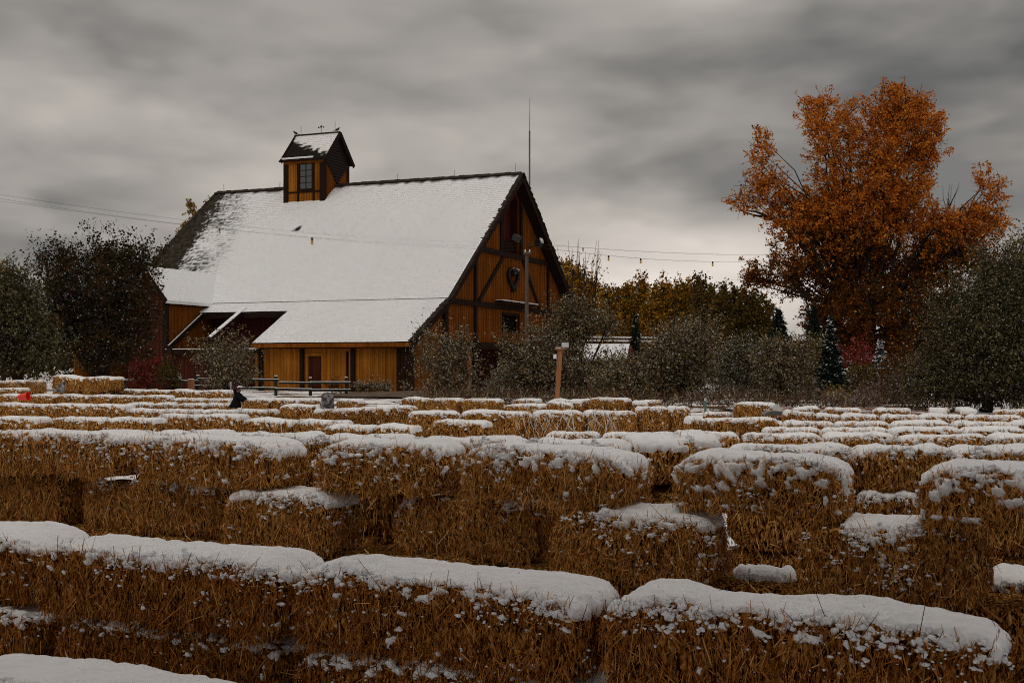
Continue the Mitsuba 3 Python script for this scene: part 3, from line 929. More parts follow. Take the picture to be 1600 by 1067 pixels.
    bp('lean_to_roof', slope(s0, z0, KS, KZ + 0.02, -18.9, LA - 0.004, th=0.2, seed=4), 'm_roof')
    bp('lean_to_roof', slope(2 * AS, EZ - 0.02, 2 * AS - KS, KZ + 0.02, AL + 0.01, -0.01, seed=5), 'm_roof')
    bp('strip_fascia', boxm(-18.6, LA, s0 + 0.06, s0 + 0.2, z0 - 0.42, z0 - 0.2), 'm_timber')
    # ridge cap of bent shingles
    cap = []
    for k in range(64):
        a = AL + 0.02 + k * (-AL - 0.04) / 64
        dz = rng.uniform(-0.015, 0.03)
        for sg in (-1, 1):
            cap.append(beam((a + 0.21, AS, AZ + 0.075 + dz), (a + 0.21, AS + sg * 0.30, AZ - 0.155 + dz), 0.45, 0.05))
    bp('ridge_cap', cat(cap), 'm_shingle_dark')
    # shaggy edge of shingle ends along the near verge, and barge boards
    for a, nm in ((0.04, 'near'), (AL - 0.04, 'far')):
        ed = []
        for (sa, za, sb_, zb) in ((0, EZ, KS, KZ), (KS, KZ, AS, AZ), (2 * AS - KS, KZ, AS, AZ), (2 * AS, EZ, 2 * AS - KS, KZ)):
            n = int(math.hypot(sb_ - sa, zb - za) / 0.30)
            for k in range(n):
                t0, t1 = k / n, (k + 1.25) / n
                p = np.array([a, sa + (sb_ - sa) * t0, za + (zb - za) * t0 + rng.uniform(0.01, 0.08)])
                r = np.array([a, sa + (sb_ - sa) * min(t1, 1), za + (zb - za) * min(t1, 1) - 0.02])
                ed.append(beam(p, r, rng.uniform(0.20, 0.42), rng.uniform(0.05, 0.12)))
        bp('verge_shingle', cat(ed), 'm_shingle_dark', kind='stuff')
        for (sa, za, sb_, zb) in ((0.1, EZ - 0.22, KS, KZ - 0.28), (KS, KZ - 0.28, AS - 0.05, AZ - 0.42), (2 * AS - KS, KZ - 0.28, AS + 0.05, AZ - 0.42), (2 * AS - 0.1, EZ - 0.22, 2 * AS - KS, KZ - 0.28)):
            bp('barge_board', beam((a + (0.05 if nm == 'near' else -0.05), sa, za), (a + (0.05 if nm == 'near' else -0.05), sb_, zb), 0.08, 0.42), 'm_timber')
    for (sa, za, sb_, zb) in ((0.5, EZ, KS, KZ - 0.42), (KS, KZ - 0.42, AS, AZ - 0.56), (2 * AS - KS, KZ - 0.42, AS, AZ - 0.56)):
        bp('verge_soffit', beam((-0.36, sa, za), (-0.36, sb_, zb), 0.74, 0.05, up=(0, -0.6, 0.8)), 'm_timber')
    # lightning rods on the ridge
    for a in (-0.5, -5.6, -10.6, -21.5, -27.0):
        bp('lightning_rod', tube([(a, AS, AZ), (a + rng.uniform(-.05, .05), AS, AZ + rng.uniform(0.5, 0.8))], 0.018, 5), 'm_metal')

    # cross wing with its own steep little roof
    W0, WR, WL, WZ, RZ = -20.5, -18.6, -22.4, 6.12, 8.46
    wing_gable = Polygon([(WL + 0.3, 0), (WL + 0.3, WZ), (W0, RZ - 0.35), (WR - 0.3, WZ), (WR - 0.3, 0)])
    bp('wing_gable_wall', on_front(face_boards(wing_gable, 0.3, seed=11), 0.72), 'm_board_red', kind='stuff')
    wr = sbox(0.80, 0, 9.0, WZ - 0.15)
    bp('wing_wall', on_gable(face_boards(wr, 0.3, seed=12), WR - 0.34), 'm_board_gable', kind='stuff')
    bp('wing_wall', boxm(WL + 0.3, WL + 0.4, 0.8, 9.0, 0, WZ - 0.1), 'm_board_red')
    bp('wing_corner', boxm(WR - 0.42, WR - 0.12, 0.48, 0.82, 0, WZ - 0.2), 'm_timber')
    def wing_slope(sg):
        e = WR + 0.02 if sg > 0 else WL - 0.02
        pts = []
        a_in = W0
        s_hi, s_lo = AS - (AZ - RZ) / ((AZ - KZ) / (AS - KS)) + 0.3, AS - (AZ - WZ) / ((AZ - KZ) / (AS - KS)) + 0.1
        n = 16
        top, bot = [], []
        for k in range(n + 1):
            t = k / n
            sh = 0.28 + t * (s_hi - 0.28)
            sl = 0.28 + t * (s_lo - 0.28)
            top.append((a_in, sh, RZ))
            bot.append((e, sl, WZ - 0.05))
        g = []
        m = 9
        for r in range(m + 1):
            for k in range(n + 1):
                A_, B_ = np.array(top[k]), np.array(bot[k])
                g.append(A_ + (B_ - A_) * r / m)
        g = np.array(g)
        low_ = g - np.array([0, 0, 0.22])
        i = np.arange((m + 1) * (n + 1)).reshape(m + 1, n + 1)
        qq = np.stack([i[:-1, :-1], i[1:, :-1], i[1:, 1:], i[:-1, 1:]], -1).reshape(-1, 4)
        K = len(g)
        ring = np.concatenate([i[0, :], i[1:, -1], i[-1, -2::-1], i[-2:0:-1, 0]])
        rq = np.stack([ring, np.roll(ring, -1), np.roll(ring, -1) + K, ring + K], -1)
        allq = np.vstack([qq, qq[:, ::-1] + K, rq])
        me = trimesh.Trimesh(np.vstack([g, low_]), np.vstack([allq[:, [0, 1, 2]], allq[:, [0, 2, 3]]]), process=False)
        trimesh.repair.fix_normals(me)
        return me
    bp('wing_roof', wing_slope(1), 'm_snow')
    bp('wing_roof', wing_slope(-1), 'm_snow')
    bp('wing_barge_board', beam((W0, 0.24, RZ - 0.10), (WR + 0.05, 0.24, WZ - 0.16), 0.08, 0.30), 'm_timber')
    bp('wing_barge_board', beam((W0, 0.24, RZ - 0.10), (WL - 0.05, 0.24, WZ - 0.16), 0.08, 0.30), 'm_timber')
    bp('wing_soffit', boxm(WR - 0.34, WR - 0.02, 0.35, 5.6, WZ - 0.34, WZ - 0.28), 'm_timber')
    val = [beam((W0 + t * 1.9, 9.0 - t * 3.0, RZ - 0.05 - t * 2.3), (W0 + t * 1.9 + 0.12, 8.9 - t * 3.0, RZ - 0.2 - t * 2.3), 0.12, 0.06) for t in np.linspace(0.3, 0.9, 7)]
    bp('valley_shingle', cat(val), 'm_shingle_dark', kind='stuff')

    # cupola
    ca1, cl, cw = -16.1, 3.7, 3.8
    ca0, cs0, cs1 = ca1 - cl, AS - cw / 2, AS + cw / 2
    zb, ze, zr = 13.6, 18.35, 20.45
    cup = bp('cupola', boxm(ca0 + 0.05, ca1 - 0.05, cs0 + 0.05, cs1 - 0.05, zb, ze - 0.1), 'm_board_red')
    mid = (ca0 + ca1) / 2 + 0.15
    win = sbox(mid - 0.58, 15.75, mid + 0.58, 17.75)
    fr = sbox(ca0 + 0.25, zb, ca1 - 0.25, ze - 0.15).difference(win)
    bp('cupola_board', on_front(face_boards(fr, 0.24, seed=14), cs0 + 0.045), 'm_board', cup, kind='stuff')
    sd = sbox(cs0 + 0.25, zb, cs1 - 0.25, ze)
    bp('cupola_board', on_gable(face_boards(sd, 0.24, seed=15), ca1 - 0.045), 'm_board_gable', cup, kind='stuff')
    w = bp('cupola_window', on_front(extrude(win.buffer(0.13, join_style=2).difference(win), 0.14), cs0 + 0.04), 'm_timber')
    for i in range(2):
        for k in range(4):
            x0 = mid - 0.55 + i * 0.56
            z0 = 15.78 + k * 0.492
            bp('pane', on_front(extrude(sbox(x0 + 0.02, z0, x0 + 0.53, z0 + 0.47), 0.02), cs0 + 0.02), 'm_glass_dark', w)
    bp('muntin', on_front(cat([extrude(sbox(mid - 0.03, 15.75, mid + 0.03, 17.75), 0.04)] + [extrude(sbox(mid - 0.58, z - 0.02, mid + 0.58, z + 0.02), 0.036) for z in (16.25, 16.75, 17.24)]), cs0 + 0.0), 'm_timber', w)
    for a, s in ((ca0 + 0.14, cs0 + 0.10), (ca1 - 0.16, cs0 + 0.10), (ca1 - 0.16, cs1 - 0.12), (ca0 + 0.14, cs1 - 0.12)):
        bp('cupola_post', boxm(a - 0.20, a + 0.22, s - 0.20, s + 0.16, zb, ze), 'm_timber')
    for x in (mid - 0.72, mid + 0.72):
        bp('cupola_stud', boxm(x - 0.08, x + 0.08, cs0 - 0.07, cs0 + 0.0, zb, ze - 0.45), 'm_timber')
    bp('cupola_rail', boxm(ca0 + 0.36, ca1 - 0.39, cs0 - 0.07, cs0 - 0.01, 15.45, 15.58), 'm_timber')
    bp('cupola_foot', boxm(ca0 - 0.1, ca1 + 0.1, cs0 - 0.16, cs0 - 0.02, 14.3, 14.62), 'm_timber')
    bp('cupola_frieze', boxm(ca0, ca1, cs0 - 0.13, cs0 - 0.005, ze - 0.55, ze - 0.08), 'm_board_gable')
    # louvred gable of the cupola, drawn down to a point
    kite = Polygon([(cs0 + 0.1, ze - 0.35), (AS, zr - 0.25), (cs1 - 0.1, ze - 0.35), (AS, ze - 2.1)])
    lv = bp('louvre', on_gable(extrude(kite, 0.06), ca1 + 0.01), 'm_dark')
    for k in range(17):
        z = ze - 2.0 + k * 0.235
        c = kite.buffer(-0.06).intersection(sbox(cs0, z, cs1, z + 0.09))
        if c.area > 0.01:
            m = extrude(c, 0.07)
            bp('slat', on_gable(m, ca1 + 0.075), 'm_timber', lv)
    ro = 0.28
    for sg, nm in ((-1, 'front'), (1, 'rear')):
        m = slope(AS + sg * (cw / 2 + ro), ze - 0.22, AS, zr, ca0 - 0.10, ca1 + 0.30, th=0.16, course=0.24, seed=20 + sg)
        bp('cupola_roof', m, 'm_cupola_roof')
    for a in (ca0 - 0.13, ca1 + 0.34):
        for sg in (-1, 1):
            bp('cupola_barge', beam((a, AS + sg * (cw / 2 + ro + 0.05), ze - 0.36), (a, AS, zr - 0.06), 0.08, 0.34), 'm_timber')
    bp('cupola_eave', beam((ca0 - 0.35, AS - cw / 2 - ro + 0.04, ze - 0.30), (ca1 + 0.42, AS - cw / 2 - ro + 0.04, ze - 0.30), 0.14, 0.16), 'm_timber')
    es = bp('cupola_eave_snow', beam((ca0 - 0.2, AS - cw / 2 - ro + 0.13, ze - 0.115), (ca1 - 0.9, AS - cw / 2 - ro + 0.13, ze - 0.115), 0.30, 0.13), 'm_snow')
    bp('cupola_ridge', beam((ca0 - 0.24, AS, zr + 0.05), (ca1 + 0.33, AS, zr + 0.05), 0.20, 0.08), 'm_shingle_dark')
    for a, h in ((ca0 + 0.35, 0.75), (ca1 - 0.15, 0.95)):
        bp('lightning_rod', tube([(a, AS, zr), (a, AS, zr + h)], 0.015, 5), 'm_metal')
    va, hv = mid + 0.25, zr + 0.55
    vane = bp('weathervane', tube([(va, AS, zr), (va, AS, hv)], 0.02, 6), 'm_dark')
    bp('arrow', cat([beam((va - 0.26, AS, hv), (va + 0.26, AS, hv), 0.025, 0.03), boxm(va - 0.28, va - 0.17, AS - 0.012, AS + 0.012, hv - 0.06, hv + 0.07), boxm(va + 0.18, va + 0.27, AS - 0.012, AS + 0.012, hv - 0.05, hv + 0.06)]), 'm_dark', vane)
    bp('figure', cat([boxm(va - 0.09, va + 0.07, AS - 0.015, AS + 0.015, hv + 0.02, hv + 0.11), boxm(va + 0.03, va + 0.09, AS - 0.015, AS + 0.015, hv + 0.09, hv + 0.17)]), 'm_dark', vane)

    # heart wreath on the gable
    t = np.linspace(0, 2 * np.pi, 40)
    hs, hz = 16 * np.sin(t) ** 3, 13 * np.cos(t) - 5 * np.cos(2 * t) - 2 * np.cos(3 * t) - np.cos(4 * t)
    sc_ = (s_of(821) - s_of(804)) / 2 / 16
    hc, hzc = (s_of(804) + s_of(821)) / 2, 8.25
    pts = np.stack([np.full(40, GA + 0.22), hc + hs * sc_ * 0.85, hzc + hz * 0.85 / 15.5], 1)
    wr_ = thing('heart_wreath', 'dark heart-shaped evergreen wreath hanging high on the barn gable', 'wreath')
    part(wr_, 'wreath_ring', tube(pts, 0.13, 7, cap=False), 'm_dark', smooth=True, to_world=MB)
    n = 420
    k = rng.integers(0, 39, n)
    B = pts[k] + (pts[k + 1] - pts[k]) * rng.random((n, 1))
    vv, ff, kk = straw_ribbons(B, rng.normal(size=(n, 3)), rng.uniform(0.16, 0.32, n), np.full(n, 0.045), rng, segs=1)
    part(wr_, 'needle', (vv, ff), 'm_leaf', color=np.repeat(np.array([[0.012, 0.022, 0.012]]) * rng.uniform(0.5, 1.6, (n, 1)), kk, 0), kind='stuff', to_world=MB)
    sn = pts[[2, 5, 7, 34, 37, 38]] + np.array([0.14, 0, 0.08])
    part(wr_, 'snow', blobs(sn, np.full(6, 0.09), 0.6, rng), 'm_snow', smooth=True, to_world=MB)
    part(wr_, 'bow', cat([trimesh.Trimesh(*blobs(np.array([[GA + 0.25, hc + o, hzc + 0.55]]), np.array([0.26]), 0.9, rng)) for o in (-0.25, 0.2)]), 'm_dark', smooth=True, to_world=MB)

    # floodlights on the gable
    for px, py, a, mat, lab in ((807, 372, GA + 0.5, 'm_metal', 'boxy grey floodlight on the dark loft opening of the barn gable'), (842, 380, GA + 0.9, 'm_white', 'round-backed white floodlight near the right barge board of the gable')):
        s, z = s_of(px, a), None
        z = z_of(a, s, py)
        f = thing('floodlight', lab, 'floodlight')
        hd = boxm(-0.22, 0.22, -0.36, 0.36, -0.24, 0.24)
        hd.apply_transform(trimesh.transformations.rotation_matrix(0.45, (0, 1, 0)))
        hd.apply_translation((a, s, z))
        part(f, 'housing', hd, 'm_metal' if mat == 'm_metal' else 'm_dark', to_world=MB)
        ln = boxm(0.19, 0.25, -0.30, 0.30, -0.19, 0.19)
        ln.apply_transform(trimesh.transformations.rotation_matrix(0.45 if mat == 'm_metal' else -0.3, (0, 1, 0)))
        ln.apply_translation((a + 0.02, s, z + (0 if mat == 'm_metal' else 0.12)))
        part(f, 'lens', ln, 'm_lens' if mat == 'm_white' else 'm_glass_dark', to_world=MB)
        part(f, 'bracket', beam((GA - 0.1, s, z - 0.30), (a, s, z - 0.20), 0.06, 0.06), 'm_dark', to_world=MB)

    # birds on the cupola ridge
    for a, lab in ((ca0 - 0.15, 'small dark bird on the left end of the cupola ridge'), (ca1 + 0.05, 'small dark bird on the right end of the cupola ridge')):
        p = np.array([CB * a - SB * AS + OX, SB * a + CB * AS + OY, zr + 0.10])
        bird(p, -1 if 'left' in lab else 1, lab, 1.0)


def bird(p, facing, label, s=1.0):
    k = thing('bird', label, 'bird')
    def ell(c, r):
        m = trimesh.creation.icosphere(subdivisions=2)
        m.apply_scale(r)
        m.apply_translation(c)
        return m
    x = facing
    body = ell((0, 0, 0.15), (0.17, 0.085, 0.095))
    body.apply_transform(trimesh.transformations.rotation_matrix(-0.45 * x, (0, 1, 0), (0, 0, 0.15)))
    head = ell((0.15 * x, 0, 0.28), (0.062, 0.055, 0.058))
    beak = beam((0.20 * x, 0, 0.275), (0.26 * x, 0, 0.262), 0.018, 0.02)
    tail = beam((-0.12 * x, 0, 0.10), (-0.34 * x, 0, 0.03), 0.075, 0.025)
    M = T().translate([float(v) for v in p]).scale(s)
    part(k, 'body', cat([body, head]), 'm_dark', smooth=True, to_world=M)
    part(k, 'beak', beak, 'm_metal', to_world=M)
    part(k, 'tail', tail, 'm_dark', to_world=M)
    for o in (-0.03, 0.03):
        part(k, 'leg', tube([(0.0, o, 0.09), (0.01 * x, o, 0.0)], 0.008, 5), 'm_metal', to_world=M)


build_barn()

# ------------------------------------------------------------------ trees and shrubs
PAL = {
    'orange': [(0.68, 0.215, 0.026), (0.56, 0.160, 0.018), (0.76, 0.30, 0.045), (0.42, 0.105, 0.014), (0.54, 0.23, 0.04)],
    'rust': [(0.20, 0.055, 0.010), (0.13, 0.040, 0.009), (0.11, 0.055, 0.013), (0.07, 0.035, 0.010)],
    'olive': [(0.14, 0.098, 0.026), (0.10, 0.075, 0.022), (0.16, 0.090, 0.024), (0.08, 0.055, 0.018)],
    'apple': [(0.175, 0.138, 0.072), (0.120, 0.100, 0.052), (0.34, 0.29, 0.20), (0.19, 0.115, 0.050), (0.070, 0.058, 0.032)],
    'dark': [(0.036, 0.030, 0.014), (0.060, 0.042, 0.020), (0.022, 0.022, 0.011), (0.080, 0.042, 0.020)],
    'greendark': [(0.085, 0.078, 0.034), (0.055, 0.054, 0.024), (0.17, 0.15, 0.085), (0.095, 0.068, 0.032)],
    'gold': [(0.42, 0.195, 0.018), (0.31, 0.152, 0.016), (0.27, 0.105, 0.012), (0.18, 0.105, 0.014), (0.44, 0.24, 0.028)],
    'yellow': [(0.36, 0.24, 0.06), (0.24, 0.17, 0.05), (0.15, 0.11, 0.04)],
    'red': [(0.26, 0.034, 0.030), (0.19, 0.026, 0.024), (0.33, 0.07, 0.045), (0.12, 0.034, 0.022)],
    'spruce': [(0.016, 0.024, 0.017), (0.024, 0.034, 0.025), (0.010, 0.016, 0.012)],
    'bluespruce': [(0.030, 0.052, 0.054), (0.05, 0.075, 0.078), (0.020, 0.034, 0.034)],
    'twig': [(0.13, 0.065, 0.050), (0.20, 0.105, 0.085), (0.09, 0.045, 0.035)],
}


def leaves(B, size, rg, pal, droop=0.2):
    """Folded diamond leaves at points B: (vertices, faces, colours)."""
    n = len(B)
    d = rg.normal(size=(n, 3))
    d[:, 2] -= droop
    d /= np.linalg.norm(d, axis=1, keepdims=True)
    s = np.cross(d, rg.normal(size=(n, 3)))
    s /= np.linalg.norm(s, axis=1, keepdims=True)
    nn = np.cross(d, s)
    L = size * rg.uniform(0.6, 1.35, (n, 1))
    v = np.stack([B, B + d * L * 0.5 + s * L * 0.36 + nn * L * 0.10, B + d * L, B + d * L * 0.5 - s * L * 0.36 + nn * L * 0.10], 1).reshape(-1, 3)
    f = (np.array([[0, 1, 2], [0, 2, 3]])[None] + (np.arange(n) * 4)[:, None, None]).reshape(-1, 3)
    c = np.array(PAL[pal])[rg.integers(0, len(PAL[pal]), n)] * rg.uniform(0.65, 1.3, (n, 1))
    return v, f, np.repeat(c, 4, 0)


def broadleaf(name, label, cat_, base, lobes, n_twig, per, size, pal, seed, trunk_r, group=None, snow=0.0, pal2=None, leafmat='m_leaf', spread=None, fork=0.25, up=0.35, shell=0.55, limbs=None, dist=1.0):
    """A tree: lobes are ellipsoids (centre, radii) in world space. Twigs grow outwards from limbs into the lobes and carry leaves along them."""
    rg = np.random.default_rng(seed)
    base = np.asarray(base, float)
    C = np.array([l[0] for l in lobes], float)
    R = np.array([l[1] for l in lobes], float)
    w = np.prod(R, 1) ** (2 / 3)
    key = thing(name, label, cat_, group)
    top = C[:, 2].max()
    mean = (C * w[:, None]).sum(0) / w.sum()
    wood = []
    # trunk and one limb to every lobe
    fk = base + (mean - base) * fork
    fk[2] = base[2] + (mean[2] - base[2]) * fork * 1.6
    k = 7
    tt = np.linspace(0, 1, k)[:, None]
    tr = base + (fk - base) * tt + rg.normal(0, trunk_r * 0.25, (k, 3)) * (tt > 0) * (tt < 1)
    wood.append(tube(tr, trunk_r * np.linspace(1.25, 0.8, k), 8))
    for c, r in zip(C, R):
        m = 7
        t = np.linspace(0, 1, m)[:, None]
        e = c + np.array([0, 0, r[2] * 0.55])
        mid = (fk + e) / 2 + np.array([0, 0, -0.10 * np.linalg.norm(e - fk)]) + rg.normal(0, 0.06, 3) * np.linalg.norm(e - fk)
        pts = (1 - t) ** 2 * fk + 2 * t * (1 - t) * mid + t ** 2 * e
        pts[1:-1] += rg.normal(0, 0.02 * np.linalg.norm(e - fk), (m - 2, 3))
        wood.append(tube(pts, trunk_r * np.linspace(0.55, 0.07, m) * (1 if dist < 1.5 else 0.45), 6))
        for _ in range(int(4 if limbs is None else limbs)):
            u = rg.normal(size=3)
            u /= np.linalg.norm(u)
            q = c + u * r * 0.85
            j = rg.integers(2, m - 1)
            p0 = pts[j]
            pm = (p0 + q) / 2 + rg.normal(0, 0.08, 3) * np.linalg.norm(q - p0)
            wood.append(tube(np.stack([p0, pm, q]), trunk_r * np.array([0.22, 0.13, 0.03]), 5))
    # twigs
    li = rg.choice(len(C), n_twig, p=w / w.sum())
    u = rg.normal(size=(n_twig, 3))
    u /= np.linalg.norm(u, axis=1, keepdims=True)
    rad = rg.random(n_twig) ** shell
    P = C[li] + u * R[li] * rad[:, None]
    sp = spread or 0.28 * R.mean()
    nc = max(8, n_twig // 9)                                    # twigs bunch together, leaving holes in the crown
    own = rg.integers(0, nc, n_twig)
    loose = rg.random(n_twig) < 0.22
    li, u = np.where(loose, li, li[own]), np.where(loose[:, None], u, u[own] + rg.normal(0, 0.10, u.shape))
    P = np.where(loose[:, None], P, P[own] + rg.normal(0, 1, P.shape) * sp * 0.55)
    dirn = u * R[li] / R[li].mean(1, keepdims=True) * 0.8 + np.array([0, 0, up]) + rg.normal(0, 0.45, (n_twig, 3))
    dirn /= np.linalg.norm(dirn, axis=1, keepdims=True)
    sp = spread or 0.28 * R.mean()
    LT = sp * rg.uniform(0.5, 1.5, n_twig)
    tw, twf, kk = straw_ribbons(P - dirn * LT[:, None] * 0.5, dirn, LT * 1.5, np.full(n_twig, min(0.03, max(0.010, trunk_r * 0.07))) * dist, rg, bend=0.12, segs=2)
    wd = cat(wood + [trimesh.Trimesh(tw, twf, process=False)])
    part(key, 'trunk', wd, 'm_bark')
    # leaves along the twigs, denser on some
    cnt = rg.poisson(per * rg.uniform(0.25, 1.75, n_twig))
    ti = np.repeat(np.arange(n_twig), cnt)
    t = rg.random(len(ti)) ** 0.8
    B = P[ti] + dirn[ti] * (LT[ti] * (t * 1.1 - 0.25))[:, None] + rg.normal(0, 1, (len(ti), 3)) * (sp * 0.16)
    v, f, c = leaves(B, size, rg, pal)
    if pal2 is not None:
        _, _, c2 = leaves(B, size, np.random.default_rng(seed), pal2[0])
        sel = np.repeat(rg.random(len(B)) < pal2[1](B), 4)
        c = np.where(sel[:, None], c2, c)
    part(key, 'crown', (v, f), leafmat, color=c, kind='stuff')
    if snow > 0:
        m = rg.random(len(B)) < snow
        S = B[m] + np.array([0, 0, size * 0.25])
        n = len(S)
        a = rg.uniform(0, 2 * np.pi, n)
        r = size * rg.uniform(0.16, 0.42, n)
        q = np.stack([np.cos(a), np.sin(a), rg.normal(0, 0.35, n)], 1) * r[:, None]
        q2 = np.stack([-np.sin(a), np.cos(a), rg.normal(0, 0.35, n)], 1) * r[:, None] * 0.65
        vv = np.stack([S - q, S - q2, S + q, S + q2, S + np.array([0, 0, 0.35]) * r[:, None]], 1).reshape(-1, 3)
        ff = (np.array([[0, 1, 4], [1, 2, 4], [2, 3, 4], [3, 0, 4]])[None] + (np.arange(n) * 5)[:, None, None]).reshape(-1, 3)
        part(key, 'snow', (vv, ff), 'm_snow', kind='stuff')
    return key


def px_lobes(items, d, rg, depth=1.0):
    """Lobes measured in the photo (centre and half sizes in pixels) placed at distance d with real depth."""
    out = []
    for cx, cy, rx, ry in items:
        c = at(cx, d, py=cy)
        k = d / F
        rr = np.array([rx * k, depth * (rx + ry) / 2 * k, ry * k])
        c[1] += rg.normal(0, 0.35) * rr[1]
        out.append((c, rr))
    return out


def spruce(label, base, h, r, seed, pal='spruce', snow=0.25, name='spruce', group=None, tiers=None):
    rg = np.random.default_rng(seed)
    base = np.asarray(base, float)
    key = thing(name, label, 'spruce', group)
    part(key, 'trunk', tube(base + np.linspace(0, 1, 5)[:, None] * np.array([0, 0, h]), np.linspace(0.035 * h, 0.004 * h, 5), 7), 'm_bark')
    n = tiers or int(26 + 8 * h)
    t = np.linspace(0.03, 0.985, n)
    V, Fc, Cc, SV, SF, at_, sat = [], [], [], [], [], 0, 0
    for ti in t:
        m = int(8 + 9 * (1 - ti))
        for _ in range(m):
            a = rg.uniform(0, 2 * np.pi)
            L = r * (1 - ti) ** 0.95 * rg.uniform(0.55, 1.15) + 0.02 * r
            out = np.array([math.cos(a), math.sin(a), 0])
            p0 = base + np.array([0, 0, h * (ti + rg.normal(0, 0.008))])
            k = int(10 + 12 * (1 - ti))
            s = rg.uniform(0.12, 1.0, k)
            B = p0 + out * (s * L)[:, None] + np.array([0, 0, 1]) * (-0.30 * s * L + 0.14 * s ** 2 * L)[:, None] + rg.normal(0, 0.05 * r, (k, 3)) * np.array([1, 1, 0.5])
            d = out * 0.8 + rg.normal(0, 0.55, (k, 3)) + np.array([0, 0, -0.15])
            v, f, kk = straw_ribbons(B, d, r * rg.uniform(0.10, 0.22, k) * (0.25 + 0.75 * (1 - ti)), np.full(k, r * 0.045), rg, segs=1)
            c = np.array(PAL[pal])[rg.integers(0, 3, k)] * rg.uniform(0.6, 1.4, (k, 1))
            V.append(v); Fc.append(f + at_); Cc.append(np.repeat(c, kk, 0)); at_ += len(v)
            if snow and rg.random() < snow * 2:
                ks = rg.random(k) < snow
                if ks.any():
                    v, f, kk = straw_ribbons(B[ks] + np.array([0, 0, 0.02 * r]), d[ks] * np.array([1, 1, 0.3]), r * rg.uniform(0.08, 0.16, ks.sum()), np.full(ks.sum(), r * 0.06), rg, segs=1)
                    SV.append(v); SF.append(f + sat); sat += len(v)
    part(key, 'needle', (np.vstack(V), np.vstack(Fc)), 'm_leaf', color=np.vstack(Cc), kind='stuff')
    if SV:
        part(key, 'snow', (np.vstack(SV), np.vstack(SF)), 'm_snow', kind='stuff')
    return key


